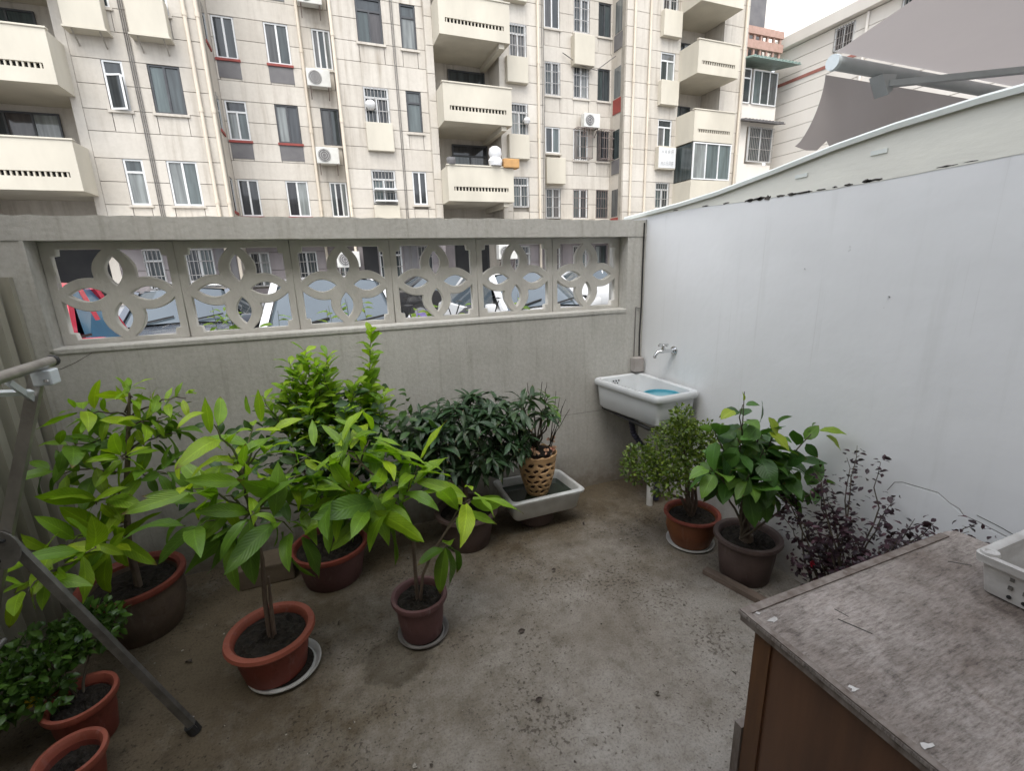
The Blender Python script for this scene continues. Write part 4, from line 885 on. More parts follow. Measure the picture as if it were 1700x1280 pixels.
# ------------------------------------------------------------------ vehicles in the lane
def car(name, label, cat, loc, rz, paint, glass='carglass', L=4.4, Wd=1.75, H=1.47, group=None):
    r = thing(name, label, cat, loc, rz, group); hw = Wd / 2; hl = L / 2
    Z = Vector((0, 0, 0))
    secs = []      # lower body: y, half width, z bottom, z top
    for y, f, zb, zt_ in ((-1.0, .72, .42, .62), (-.97, .88, .30, .74), (-.85, .96, .24, .84), (-.45, 1.0, .20, .95), (-.3, 1.0, .20, .98), (.2, 1.0, .20, 1.0), (.6, 1.0, .20, 1.02), (.85, .98, .24, 1.0), (.96, .92, .32, .92), (1.0, .76, .42, .75)):
        yy = y * hl; w_ = hw * f; c = zt_ * H / 1.47
        secs.append([(-w_ * .9, yy, zb), (-w_, yy, zb + .12), (-w_, yy, (zb + c) * .55), (-w_ * .965, yy, c - .05), (-w_ * .86, yy, c), (0, yy, c + .035), (w_ * .86, yy, c), (w_ * .965, yy, c - .05), (w_, yy, (zb + c) * .55), (w_, yy, zb + .12), (w_ * .9, yy, zb), (-w_ * .9, yy, zb)])
    b_ = MB().grid(secs); n = 11; b_.add(secs[0][:11], [tuple(range(11))]); b_.add(secs[-1][:11], [tuple(range(11))[::-1]])
    def fin(mb, nm, m, sm='x', par=None): 
        o = mb.build(nm, m, None, smooth=sm); o.parent = par or r; return o
    fin(b_, 'body', paint)
    zb = .97 * H / 1.47; A = [(-.40 * hl, .80, zb), (-.08 * hl, .66, H - .045), (.45 * hl, .64, H - .03), (.80 * hl, .76, zb + .02)]
    def ring(y, f, z): 
        w_ = hw * f; return [(-w_, y, z), (-w_ * .9, y, z + .03), (-w_ * .5, y, z + .05), (0, y, z + .058), (w_ * .5, y, z + .05), (w_ * .9, y, z + .03), (w_, y, z)]
    rf = MB().grid([ring(A[1][0], A[1][1], A[1][2]), ring((A[1][0] + A[2][0]) / 2, .67, H - .02), ring(*A[2])]); fin(rf, 'roof', paint)
    ws = MB().grid([ring(A[0][0] + (A[1][0] - A[0][0]) * t, A[0][1] + (A[1][1] - A[0][1]) * t - .05, A[0][2] + (A[1][2] - A[0][2]) * t - .01) for t in (0, .25, .5, .75, 1)]); fin(ws, 'windscreen', glass, 'all')
    rw = MB().grid([ring(A[2][0] + (A[3][0] - A[2][0]) * t, A[2][1] + (A[3][1] - A[2][1]) * t - .05, A[2][2] + (A[3][2] - A[2][2]) * t - .01) for t in (0, .5, 1)]); fin(rw, 'rear_window', glass, 'all')
    for s in (-1, 1):
        q = [(s * hw * A[i][1], A[i][0], A[i][2]) for i in range(4)]
        fin(MB().add([(s * hw * .93, A[0][0] + .1, zb - .0), (s * hw * .93, A[3][0] - .1, zb), (s * hw * .665, A[2][0], H - .04), (s * hw * .685, A[1][0] + .05, H - .05)], [(0, 1, 2, 3)]), 'side_window', glass, False)
        for pa, pb, w1, w2 in ((q[0], q[1], .07, .07), (q[2], q[3], .09, .07), ((s * hw * .9, .2 * hl, zb), (s * hw * .66, .2 * hl, H - .04), .02, .08)): fin(MB().bar(pa, pb, w1, w2), 'pillar', paint, False)
        fin(MB().bbox(s * hw * .98 - .09, -.36 * hl - .06, zb - .02, s * hw * .98 + .09 + .04 * s, -.36 * hl + .05, zb + .11, .025), 'wing_mirror', paint)
        fin(MB().bbox(s * hw * .62 - .16, -hl * .985, .60, s * hw * .62 + .16, -hl * .90, .72, .03), 'headlight', 'lamp')
        for yy in (-.62 * hl, .60 * hl):
            t_ = fin(MB().tube([(s * (hw - .22), yy, .31), (s * (hw + .01), yy, .31)], .31, 22), 'wheel', 'black'); fin(MB().tube([(s * (hw + .0), yy, .31), (s * (hw + .018), yy, .31)], .19, 16), 'rim', 'carsilver', 'x', t_)
    fin(MB().box(-.3, -hl * 1.0 - .012, .40, .3, -hl * .985, .52), 'number_plate', 'walu', False)
    fin(MB().bar((-.5, A[0][0] - .02, zb + .045), (-.05, A[0][0] + .10, zb + .13), .02, .02).bar((.1, A[0][0] - .02, zb + .06), (.55, A[0][0] + .10, zb + .13), .02, .02), 'wiper', 'black', False)
    return r
car('parked_car', 'white car facing the wall, its windscreen seen through the second and third openwork blocks', 'car', (.05, 6.05, 0), 0, 'carwhite', H=1.52, group='cars parked in the lane')
car('parked_car', 'white car behind the fifth and sixth openwork blocks', 'car', (2.95, 7.1, 0), R(4), 'carwhite', H=1.50, group='cars parked in the lane')
car('parked_car', 'dark grey blue car low behind the first openwork block', 'car', (-2.0, 8.6, 0), R(2), 'carblue', H=1.42, group='cars parked in the lane')
car('parked_car', 'silver car in the far row close to the apartment building', 'car', (-3.6, 15.0, 0), R(-90), 'carsilver', group='cars parked in the lane')
car('parked_car', 'black car in the far row below the balconies', 'car', (3.9, 15.0, 0), R(90), 'carblack', group='cars parked in the lane')
car('parked_car', 'white car in the far row at the right recess', 'car', (9.3, 14.6, 0), R(90), 'carwhite', group='cars parked in the lane')
car('electric_tricycle', 'red enclosed tricycle with blue glass at the left end of the openwork', 'tricycle', (-2.38, 5.1, 0), R(-4), 'carred', 'teal', 1.6, 1.1, 1.56)

def scooter(name, label, loc, rz, cover):
    r = thing(name, label, 'scooter', loc, rz, 'scooters parked behind the wall')
    def fin(mb, nm, m, sm=True): o = mb.build(nm, m, None, smooth=sm); o.parent = r; return o
    for yy in (-.62, .62):
        fin(MB().tube([(-.05, yy, .23), (.05, yy, .23)], .23, 20), 'wheel', 'black')
    fin(MB().tube([(0, -.60, .30), (0, -.45, .70), (0, -.38, 1.02)], .03, 8), 'fork', 'carsilver')
    fin(MB().tube([(-.33, -.30, 1.05), (-.12, -.38, 1.03), (.12, -.38, 1.03), (.33, -.30, 1.05)], .014, 8), 'handlebar', 'black')
    for s in (-1, 1): fin(MB().tube([(s * .25, -.36, 1.05), (s * .30, -.40, 1.22)], .007, 6).lathe([(.0001, -.01), (.05, 0), (.0001, .01)], 12, (s * .30, -.40, 1.25)), 'mirror', 'black')
    fin(MB().grid([[(-.20 * f, y, z), (-.22 * f, y + .05, z + .1), (0, y + .0, z + .16), (.22 * f, y + .05, z + .1), (.20 * f, y, z)] for y, z, f in ((-.50, .30, .8), (-.48, .60, 1), (-.42, .85, .8))]), 'front_shield', 'carwhite')
    fin(MB().bbox(-.15, -.35, .25, .15, .75, .52, .08, 3), 'body', 'carwhite'); fin(MB().bbox(-.14, .05, .70, .14, .75, .82, .05, 3), 'seat', 'black'); fin(MB().bbox(-.13, .1, .5, .13, .72, .71, .05, 2), 'tail', 'carwhite')
    if cover:
        P = []
        for j in range(9):
            v = j / 8; row = []
            for i in range(13):
                u = i / 12 - .5; row.append((u * .85 * (1 + .1 * math.sin(v * 9 + i)), -.62 + v * .7, 1.16 - 1.5 * abs(u) ** 1.7 - .35 * (v - .5) ** 2 + .02 * math.sin(i * 2.1 + j * 1.7)))
            P.append(row)
        fin(MB().grid(P), 'cover', cover, 'all')
    return r
scooter('scooter', 'scooter under a purple cover behind the fourth openwork block', (.95, 5.3, 0), R(15), 'purple')
scooter('scooter', 'scooter under a black tarpaulin right of the purple one', (1.62, 5.6, 0), R(-8), 'tarp')

# ------------------------------------------------------------------ plants
def leaf_mesh(m, w, droop, fold=.25, peak=.45, wave=.02, twist=0, nseg=7, tip=1.0, small=False):
    """leaf of length 1 along +X, face up +Z"""
    vs, fs, uv = [], [], []
    cols = (-1, 0, 1) if small else (-1, -.5, 0, .5, 1)
    nc = len(cols)
    for i in range(nseg + 1):
        t = i / nseg
        e_ = math.log(.5) / math.log(peak); hw = w / 2 * max(math.sin(math.pi * t ** e_), 0) ** (.72 if t < peak else .95) + (.004 if t in (0, 1) else 0)
        ang = droop * t; x = math.sin(ang) / droop if abs(droop) > 1e-3 else t; z = -(1 - math.cos(ang)) / droop if abs(droop) > 1e-3 else 0
        for c in cols:
            y = c * hw; zz = abs(c) * hw * fold + wave * math.sin(t * 11 + c * 1.7) * abs(c)
            tw = twist * t; yy, z2 = y * math.cos(tw) - zz * math.sin(tw), y * math.sin(tw) + zz * math.cos(tw)
            vs.append((x - z2 * math.sin(ang) * .0, yy, z + z2)); uv.append((t, (c + 1) / 2))
    for i in range(nseg):
        for j in range(nc - 1): fs.append((i * nc + j, (i + 1) * nc + j, (i + 1) * nc + j + 1, i * nc + j + 1))
    me = bpy.data.meshes.new('leaf'); me.from_pydata(vs, [], fs); me.materials.append(MT[m])
    ul = me.uv_layers.new(name='UVMap')
    for lp in me.loops: ul.data[lp.index].uv = uv[lp.vertex_index]
    me.shade_smooth(); me['_v'] = 0
    LEAFDATA[me.name] = (np.array(vs), fs, uv, m)
    return me
LEAFDATA = {}
def leaf_set(m, w, droops=(.5, .9, 1.3, .25), **kw):
    return [leaf_mesh(m, w * random.uniform(.88, 1.12), d, twist=random.uniform(-.5, .5), **kw) for d in droops]
def orient(p, d, upv, L, roll=0):
    x = Vector(d).normalized(); u = Vector(upv); z = (u - x * u.dot(x))
    if z.length < 1e-3: z = Vector((1, 0, 0))
    z.normalize(); y = z.cross(x)
    m = Matrix((x, y, z)).transposed().to_4x4() @ Matrix.Rotation(roll, 4, 'X')
    m = m @ Matrix.Scale(L, 4); m.translation = p; return m
def rv(): return Vector((random.gauss(0, 1), random.gauss(0, 1), random.gauss(0, 1)))
def inside(M_):       # keep leaves out of the walls
    p = M_ @ Vector((.5, 0, 0)); q = M_ @ Vector((1, 0, 0))
    return max(p.x, q.x) < XR - .02 and max(p.y, q.y) < YB - .015 and min(p.x, q.x) > -1.30 and min(p.z, q.z) > .012
def place(root, leaves, nobj, name='leaf', label=None):
    leaves = [l for l in leaves if inside(l[0])]
    leaves.sort(key=lambda l: (l[0].translation - CAMP).length)
    base = base_of(root)
    for M_, me in leaves[:nobj]:
        o = bpy.data.objects.new(name, me); COL.objects.link(o); o.parent = root
        M2 = M_.copy(); M2.translation = M_.translation - base; o.matrix_local = M2
    rest = leaves[nobj:]
    if rest:
        V, F, UV, Rn = [], [], [], []; off = 0
        for M_, me in rest:
            v, f, uv, mm = LEAFDATA[me.name]; A = np.array(M_.to_3x3()); tr = np.array(M_.translation) - np.array(base)
            V.append(v @ A.T + tr); F += [tuple(i + off for i in q) for q in f]; UV += uv; Rn += [random.random()] * len(v); off += len(v)
        me = bpy.data.meshes.new('foliage'); me.from_pydata(np.concatenate(V).tolist(), [], F); me.materials.append(MT[mm]); me.shade_smooth()
        at = me.attributes.new('rnd', 'FLOAT', 'POINT'); at.data.foreach_set('value', Rn)
        ul = me.uv_layers.new(name='UVMap')
        idx = np.empty(len(me.loops), dtype=np.int32); me.loops.foreach_get('vertex_index', idx); ul.data.foreach_set('uv', np.array(UV, dtype=np.float32)[idx].ravel())
        o = bpy.data.objects.new('foliage', me); COL.objects.link(o); o.parent = root; o['kind'] = 'stuff'
def bez(a, b, sag=.0, n=6, jit=.0):
    a, b = Vector(a), Vector(b); out = []
    for i in range(n + 1):
        t = i / n; p = a.lerp(b, t); p.z += sag * 4 * t * (1 - t); 
        if 0 < i < n: p += rv() * jit
        out.append(p)
    return out
def whorl(leaves, c, ax, n, L, meshes, spread=(60, 95), lvar=.25, up=.0, back=.0, ph=None):
    ax = Vector(ax).normalized(); a = ax.orthogonal().normalized(); b = ax.cross(a); ph = random.uniform(0, 6.28) if ph is None else ph
    for i in range(n):
        t = ph + i * 2.399; s = R(random.uniform(*spread)); d = ax * math.cos(s) + (a * math.cos(t) + b * math.sin(t)) * math.sin(s); d.z += up
        p = Vector(c) - ax * (back * random.random())
        leaves.append((orient(p, d, Vector((0, 0, 1)) + rv() * .18, L * random.uniform(1 - lvar, 1 + lvar * .6), random.uniform(-.3, .3)), random.choice(meshes)))
def spray(leaves, a, b, n, L, meshes, droop=.2, lvar=.48, t0=.35):
    a, b = Vector(a), Vector(b); ax = (b - a).normalized(); u = ax.orthogonal().normalized(); v = ax.cross(u); ph = random.uniform(0, 6.28)
    for i in range(n):
        t = t0 + (1 - t0) * ((i + random.uniform(-.4, .4)) / max(n - 1, 1)); t = min(max(t, .1), 1.02); ph += 2.4 + random.uniform(-.5, .5)
        s = R(random.uniform(45, 100) if t < .85 else random.uniform(10, 85)); rad = u * math.cos(ph) + v * math.sin(ph)
        d = ax * math.cos(s) + rad * math.sin(s); d.z += .18 - droop * random.uniform(0, 2.2); d += rv() * .12
        p_ = a.lerp(b, t) + rad * .012; n_ = Vector((0, 0, 1)) + rv() * .35 - rad * .25
        leaves.append((orient(p_, d, n_, L * random.uniform(1 - lvar, 1 + lvar * .55) * (1 if t < .9 else .8), random.uniform(-.5, .5)), random.choice(meshes)))
def pot(root, c, r, h, m, rimm=None, taper=.74, thick=.012, lip=.02, soil=.03, rimh=.028, belly=0):
    prof = [(r * taper * .96, 0), (r * taper, .006), (r * (taper + (1 - taper) * .5) + belly, h * .5), (r - .008, h - rimh - .004), (r - .008, h - rimh)]
    o = MB().lathe(prof + [(r - thick - .006, h - rimh + .001), (r * taper, .02), (.0001, .018)], 40, c).build('pot', m, root, smooth=True)
    rp = [(r - .007, h - rimh), (r + lip * .6, h - rimh + .003), (r + lip, h - rimh * .5), (r + lip * .8, h), (r - thick * .5, h), (r - thick - .004, h - .012), (r - thick - .006, h - rimh - .03)]
    MB().lathe(rp, 40, c).build('rim', rimm or m, o, smooth=True)
    rs = r - thick - .007; n = 28
    P = []
    for k in range(10):
        rr = max(rs * k / 9, .0005); row = [(c[0] + rr * math.cos(2 * math.pi * j / n), c[1] + rr * math.sin(2 * math.pi * j / n), c[2] + h - soil + (random.gauss(.004, .006) if k < 9 else 0)) for j in range(n)]
        P.append(row + [row[0]])
    MB().grid(P).build('soil', 'soil', root)
def saucer0(name, label, c, r, m, h=.022):
    return tag(MB().lathe([(.0001, .004), (r * .8, .002), (r * .84, .0), (r, h), (r + .006, h + .001), (r + .006, h - .004), (r * .88, .004), (r * .80, .008), (.0001, .008)], 40, c).build(name, m, origin=c, smooth=True), label, 'saucer')
def saucer(name, label, c, r, m, h=.022):
    o = saucer0(name, label, c, r, m, h); MB().lathe([(.0001, .0112), (r * .82, .0112)], 32, c).build('dirt', 'soil', o); return o
def branches(root, L, m='twig', r0=.006, r1=.002, name='branch', jit=.006, sag=.02):
    for a, b_ in L: MB().tube(bez(a, b_, sag, 7, jit), [r0 + (r1 - r0) * i / 7 for i in range(8)], 6).build(name, m, root, smooth=True)

# A: front plant in the red pot
rt = thing('potted_plant', 'young plant with long yellow green leaves in the red pot on a white saucer', 'potted plant', (-.375, 1.845, .012), group='plants in pots')
pot(rt, (-.375, 1.845, .012), .150, .185, 'redpot', 'redrim', .78)
saucer('saucer', 'white rimmed saucer under the front red pot', (-.343, 1.838, .0), .136, 'saucer')
MB().tube([(-.38, 1.84, .15), (-.372, 1.84, .35), (-.355, 1.84, .52), (-.36, 1.84, .66), (-.37, 1.85, .80), (-.37, 1.85, .93)], [.0105, .009, .008, .007, .006, .005], 9).build('trunk', 'bark', rt, smooth=True)
MB().tube([(-.362, 1.835, .15), (-.356, 1.838, .30), (-.345, 1.842, .44)], [.009, .008, .004], 8).build('trunk', 'bark', rt, smooth=True)
LM = leaf_set('l_young', .29, (.4, .8, 1.2, .2, .6), peak=.48, fold=.22, wave=.018)
LMD = leaf_set('l_mid', .31, (.5, .9, 1.3), peak=.48)
lv = []
TT = (-.362, 1.842, .72)
nodes = [((-.415, 1.80, 1.10), 5, .17), ((-.40, 1.85, .97), 7, .19), ((-.29, 1.90, .95), 7, .19), ((-.42, 1.75, .85), 8, .20), ((-.21, 1.80, .80), 7, .21), ((-.50, 1.74, .90), 6, .20), ((-.32, 1.93, 1.04), 6, .18), ((-.34, 1.72, .92), 5, .18), ((-.50, 1.86, .78), 6, .19), ((-.27, 1.72, .74), 5, .20), ((-.14, 1.88, .90), 5, .18), ((-.40, 1.78, .70), 6, .19), ((-.49, 1.70, .78), 5, .20), ((-.22, 1.74, .66), 6, .20), ((-.33, 1.66, .80), 5, .19), ((-.12, 1.80, .72), 6, .20)]
branches(rt, [(TT if q[2] < .95 else (-.37, 1.85, .86), q) for q, _, _ in nodes], 'gtwig')
for q, n, L in nodes:
    a = Vector(TT).lerp(Vector(q), .25); e = Vector(q) + (Vector(q) - Vector(TT)).normalized() * .05
    spray(lv, a, e, n, L * .95, LM if q[2] > .83 else LMD, .24)
for p_, d in (((-.43, 1.80, 1.07), (.02, -.05, 1)), ((-.29, 1.93, 1.05), (.05, -.05, 1))): lv.append((orient(Vector(p_), d, (0, -1, .2), .13), LM[3]))
place(rt, lv, 300)

# B: small mauve pot
rt = thing('potted_plant', 'thin stemmed plant with long ribbed green leaves in the small mauve pot', 'potted plant', (.225, 1.80, .014), group='plants in pots')
pot(rt, (.225, 1.80, .014), .112, .195, 'mauve', 'mauve', .80, .008, .012)
saucer('saucer', 'dark saucer under the small mauve pot', (.23, 1.80, 0), .108, 'greysauc', .02)
MB().tube([(.215, 1.80, .17), (.218, 1.80, .34), (.222, 1.80, .50), (.185, 1.80, .62), (.13, 1.82, .74), (.05, 1.84, .85), (0, 1.85, .90)], [.009, .008, .0075, .006, .005, .004, .003], 8).build('trunk', 'bark', rt, smooth=True)
MB().tube([(.225, 1.79, .17), (.245, 1.77, .32), (.285, 1.75, .42), (.36, 1.75, .52), (.47, 1.75, .63)], [.008, .007, .006, .005, .0035], 8).build('trunk', 'bark', rt, smooth=True)
LM = leaf_set('l_young', .27, (.5, .85, 1.2, .7, .25), peak=.48, fold=.25, wave=.022)
LG = leaf_set('l_mid', .32, (.6, .9, 1.2), peak=.5, fold=.25, wave=.02)
lv = []
nodes = [((.02, 1.75, .75), 9, .23, (.13, 1.82, .74)), ((0, 1.85, .91), 7, .19, (.05, 1.84, .85)), ((.14, 1.83, .84), 7, .18, (.13, 1.82, .74)), ((.27, 1.80, .81), 6, .19, (.185, 1.80, .62)), ((.18, 1.76, .69), 5, .18, (.185, 1.80, .62)), ((-.07, 1.83, .82), 5, .20, (.05, 1.84, .85)), ((.47, 1.75, .64), 8, .20, (.36, 1.75, .52)), ((.36, 1.70, .47), 5, .19, (.30, 1.75, .44)), ((.06, 1.70, .68), 6, .22, (.13, 1.82, .74)), ((-.05, 1.76, .70), 6, .22, (.05, 1.84, .85)), ((.10, 1.90, .92), 5, .17, (.05, 1.84, .85))]
branches(rt, [(a, q) for q, _, _, a in nodes], 'twig', .004, .002, jit=.003)
for i, (q, n, L, a) in enumerate(nodes):
    ax = Vector(q) - Vector(a); ax.z = abs(ax.z) + .06
    if i == 7: ax = Vector((.5, -.3, .2))
    if i == 7: whorl(lv, q, ax, n, L, LG, (60, 120), .28, -.6, .04)
    else: spray(lv, a, Vector(q) + ax.normalized() * .04, n + 3, L * 1.12, LM if i not in (4, 5, 8, 9) else LG + LM[:1], .40)
place(rt, lv, 300)

# D: tall plant in the big brown pot, far left
rt = thing('potted_plant', 'tall plant with tiers of lime green leaves in the big brown pot by the fence', 'potted plant', (-.985, 2.37, 0), group='plants in pots')
pot(rt, (-.985, 2.37, 0), .195, .27, 'bigpot', 'redpot', .80, .02, .012, .05, .03, .012)
MB().tube([(-.965, 2.36, .2), (-.96, 2.36, .45), (-.93, 2.36, .65), (-.885, 2.36, .85), (-.845, 2.36, 1.04), (-.825, 2.36, 1.13)], [.016, .014, .012, .010, .007, .004], 9).build('trunk', 'bark', rt, smooth=True)
LM = leaf_set('l_young', .32, (.4, .7, 1.0, .2), peak=.48, fold=.2)
LG = leaf_set('l_mid', .34, (.5, .8, 1.1, .3), peak=.48, fold=.2)
lv = []
nodes = [((-.825, 2.36, 1.13), 8, .13, (-.845, 2.36, 1.04), 0), ((-.98, 2.30, 1.08), 6, .14, (-.845, 2.36, 1.02), 0), ((-.63, 2.36, 1.08), 4, .12, (-.845, 2.36, 1.02), 0), ((-1.02, 2.25, .95), 8, .17, (-.87, 2.36, .92), 1), ((-.76, 2.30, 1.01), 6, .15, (-.86, 2.36, .96), 0), ((-.70, 2.38, .92), 5, .15, (-.88, 2.36, .87), 1), ((-.83, 2.17, .90), 9, .16, (-.885, 2.36, .85), 0), ((-.95, 2.17, .73), 7, .19, (-.92, 2.36, .68), 0), ((-.72, 2.22, .80), 7, .17, (-.91, 2.36, .75), 1), ((-1.08, 2.02, .62), 5, .17, (-.94, 2.36, .55), 0), ((-.96, 2.03, .60), 5, .20, (-.94, 2.30, .56), 0), ((-.93, 2.12, .54), 5, .20, (-.95, 2.36, .5), 0), ((-1.12, 2.30, .84), 6, .17, (-.90, 2.36, .78), 1), ((-.98, 2.50, .92), 7, .17, (-.88, 2.36, .85), 1), ((-.75, 2.48, .98), 6, .16, (-.87, 2.36, .9), 1), ((-1.08, 1.90, .56), 6, .16, (-1.0, 2.05, .58), 0)]
branches(rt, [(a, q) for q, _, _, a, _ in nodes], 'twig', .005, .002, jit=.008)
for q, n, L, a, k in nodes:
    ax = Vector(q) - Vector(a); ax.z = abs(ax.z) + .10
    spray(lv, a, Vector(q) + ax.normalized() * .03, n + 6, L * .88, LM if k == 0 else LG, .14)
place(rt, lv, 300)

# E: shrub with upright shoots in the dark red pot at the back
rt = thing('potted_shrub', 'leafy shrub with upright light green shoots in the dark red pot against the wall', 'potted shrub', (-.14, 2.40, 0), group='plants in pots')
pot(rt, (-.14, 2.40, 0), .185, .205, 'mauve', 'redpot', .78, .012, .012)
LS = leaf_set('l_shoot', .44, (.2, .5, .8), peak=.6, fold=.3, nseg=5)
LD = leaf_set('l_deep', .5, (.3, .6, .9), peak=.55, fold=.25, nseg=5)
lv = []; ld = []
shoots = [((-.12, 2.42, .85), (-.13, 2.40, 1.25)), ((-.10, 2.36, .85), (-.18, 2.34, 1.17)), ((-.06, 2.42, .85), (-.03, 2.40, 1.22)), ((-.02, 2.40, .85), (-.06, 2.35, 1.14)), ((.12, 2.42, .85), (.19, 2.42, 1.31)), ((.02, 2.38, .80), (.08, 2.38, 1.06)), ((.10, 2.40, .8), (.16, 2.44, 1.10)), ((-.22, 2.38, .85), (-.24, 2.35, 1.10)), ((-.25, 2.40, .8), (-.34, 2.42, 1.04)), ((-.02, 2.30, .75), (.02, 2.26, .98)), ((-.14, 2.34, .8), (-.11, 2.31, 1.10)), ((-.18, 2.38, .85), (-.20, 2.38, 1.20)), ((-.08, 2.38, .85), (-.09, 2.36, 1.20)), ((-.1, 2.3, .75), (-.15, 2.26, 1.0)), ((.15, 2.38, .8), (.22, 2.36, 1.0))]
for a, b_ in shoots:
    MB().tube(bez(a, b_, .0, 5, .006), [.005, .0045, .004, .003, .002, .001], 6).build('shoot', 'gtwig', rt)
    a, b_ = Vector(a), Vector(b_); n = int((b_ - a).length / .011)
    for i in range(n):
        t = i / n; whorl(lv, a.lerp(b_, t), b_ - a, 1,   .10 * (1.15 - .4 * t), LS, (25, 65), .2, .0, 0, i * 2.4)
for k in range(5):
    e = (-.14 + random.uniform(-.22, .3), 2.4 + random.uniform(-.15, .12), .75); MB().tube(bez((-.14, 2.40, .16), e, .05, 6, .01), [.011, .01, .009, .008, .006, .005, .003], 7).build('stem', 'bark', rt, smooth=True)
for k in range(1000):
    p_ = Vector((-.02 + random.gauss(0, .20), 2.40 + random.gauss(0, .12), .72 + random.gauss(0, .15)))
    if p_.z < .38 or p_.z > 1.02: continue
    d = rv(); d.z = d.z * .5 + .15; d.y -= .25; ld.append((orient(p_, d, Vector((0, -.5, 1)) + rv() * .4, .075 * random.uniform(.7, 1.2)), random.choice(LD)))
place(rt, lv, 150); place(rt, ld, 140)

# F: dark evergreen
rt = thing('potted_shrub', 'dense dark green evergreen shrub between the bright plants and the ceramic tray', 'potted shrub', (.62, 2.42, 0), group='plants in pots')
pot(rt, (.62, 2.42, 0), .17, .22, 'darkpot', 'darkpot', .78)
LM = leaf_set('l_dark', .27, (.3, .7, 1.1, .5), peak=.5, fold=.25, nseg=5)
lv = []
for k in range(185):
    th = random.uniform(0, 6.28); ph = math.acos(random.uniform(-.75, 1)); rr = random.uniform(.62, 1.0)
    c = Vector((.66 + .41 * rr * math.sin(ph) * math.cos(th), 2.42 + .24 * rr * math.sin(ph) * math.sin(th), .66 + .26 * rr * math.cos(ph)))
    ax = (c - Vector((.64, 2.45, .50))).normalized() + Vector((0, -.2, .35))
    if c.y < 2.67: whorl(lv, c, ax, random.randint(6, 9), .105, LM, (45, 100), .3, -.05, .03)
    if k % 4 == 0: branches(rt, [((.62, 2.42, .35), c)], 'twig', .006, .002)
MB().tube([(.62, 2.42, .17), (.625, 2.42, .45)], [.018, .012], 8).build('trunk', 'bark', rt, smooth=True)
place(rt, lv, 300)

# tray, bowl under it and the pierced vase with its plant
tr = thing('ceramic_tray', 'square white ceramic basin full of dark water below the pierced vase', 'basin', (1.10, 2.43, .10))
tc = [(.868, 2.64), (.858, 2.285), (1.352, 2.285), (1.335, 2.62)]
lay = [(.07, .105), (.045, .108), (.030, .125), (.012, .225), (-.004, .232), (-.006, .246), (.004, .254), (.020, .252), (.026, .244), (.034, .20), (.06, .135)]
MB().grid(sink_shell(tc, lay, .04)).build('shell', 'traycer', tr, smooth=True)
rg = rrect(inset(tc, .036), .03); MB().add([(1.1, 2.45, .206)] + [(x, y, .206) for x, y in rg], [(0, i + 1, (i + 1) % 28 + 1) for i in range(28)]).build('water', 'water', tr)
MB().add([(1.1, 2.45, .106)] + [(x, y, .106) for x, y in rrect(inset(tc, .06), .03)], [(0, i + 1, (i + 1) % 28 + 1) for i in range(28)]).build('underside', 'traycer', tr)
u = thing('flower_pot', 'low brown pot turned over as a stand below the square ceramic basin', 'pot', (1.12, 2.45, 0))
MB().lathe([(.12, 0), (.125, .01), (.12, .03), (.10, .10), (.0001, .1)], 30, (1.10, 2.50, 0)).build('pot', 'darkpot', u, smooth=True)
vz = thing('pierced_vase', 'amber vase pierced with leaf shaped holes holding a small green plant and dry stems', 'vase', (1.10, 2.45, .207))
def vr(z): t = z / .30; return .062 + .062 * math.sin(min(t, 1) * 2.25) ** 1.0 * (1.0) if t < .8 else .108 + (.8 - t) * -.03
nn, nz = 120, 44
me = bpy.data.meshes.new('vase'); bm = bmesh.new(); vv = []
for j in range(nz + 1):
    z = .275 * j / nz; tt = j / nz; rr = .066 + .050 * math.sin(min(tt, .8) / .8 * math.pi * .5) + max(0, tt - .8) * .05
    vv.append([bm.verts.new((rr * math.cos(2 * math.pi * i / nn), rr * math.sin(2 * math.pi * i / nn), z + (.007 * math.sin(i * 2 * math.pi * 10 / nn) if j == nz else 0))) for i in range(nn)])
for j in range(nz):
    for i in range(nn):
        hole = False
        if 3 <= j <= 37:
            rw = (j - 3) // 6; cj = 3 + rw * 6 + 2.5
            for c0 in range(12):
                ci = c0 * 10 + (5 if rw % 2 else 0); di = ((i - ci + nn // 2) % nn) - nn // 2; dj = j - cj; s_ = (1, -.4, -1.1, .5)[(c0 * 3 + rw * 2) % 4]
                a_, b_2 = (di * .80 + s_ * dj * .75), (dj * .85 - s_ * di * .50)
                if (a_ / (3.2 + 1.1 * ((c0 * 7 + rw * 3) % 4) / 3)) ** 2 + (b_2 / 1.6) ** 2 < 1: hole = True
        if hole: continue
        bm.faces.new((vv[j][i], vv[j][(i + 1) % nn], vv[j + 1][(i + 1) % nn], vv[j + 1][i]))
bm.to_mesh(me); bm.free(); me.materials.append(MT['vase']); me.shade_smooth()
o = bpy.data.objects.new('vase_wall', me); COL.objects.link(o); o.parent = vz; sm = o.modifiers.new('s', 'SOLIDIFY'); sm.thickness = .008;
MB().lathe([(.05, .0), (.052, .02), (.080, .15), (.088, .27), (.0001, .275)], 24, (1.10, 2.45, .209)).build('inner_pot', 'darkpot', vz, smooth=True)
MB().lathe([(.0001, .02), (.06, .012), (.096, 0)], 20, (1.10, 2.45, .488)).build('soil', 'soil', vz)
LM = leaf_set('l_dark', .26, (.4, .8, 1.2), peak=.5, fold=.25, nseg=5); LB = leaf_set('l_green', .25, (.4, .8), peak=.5, nseg=5); lv = []
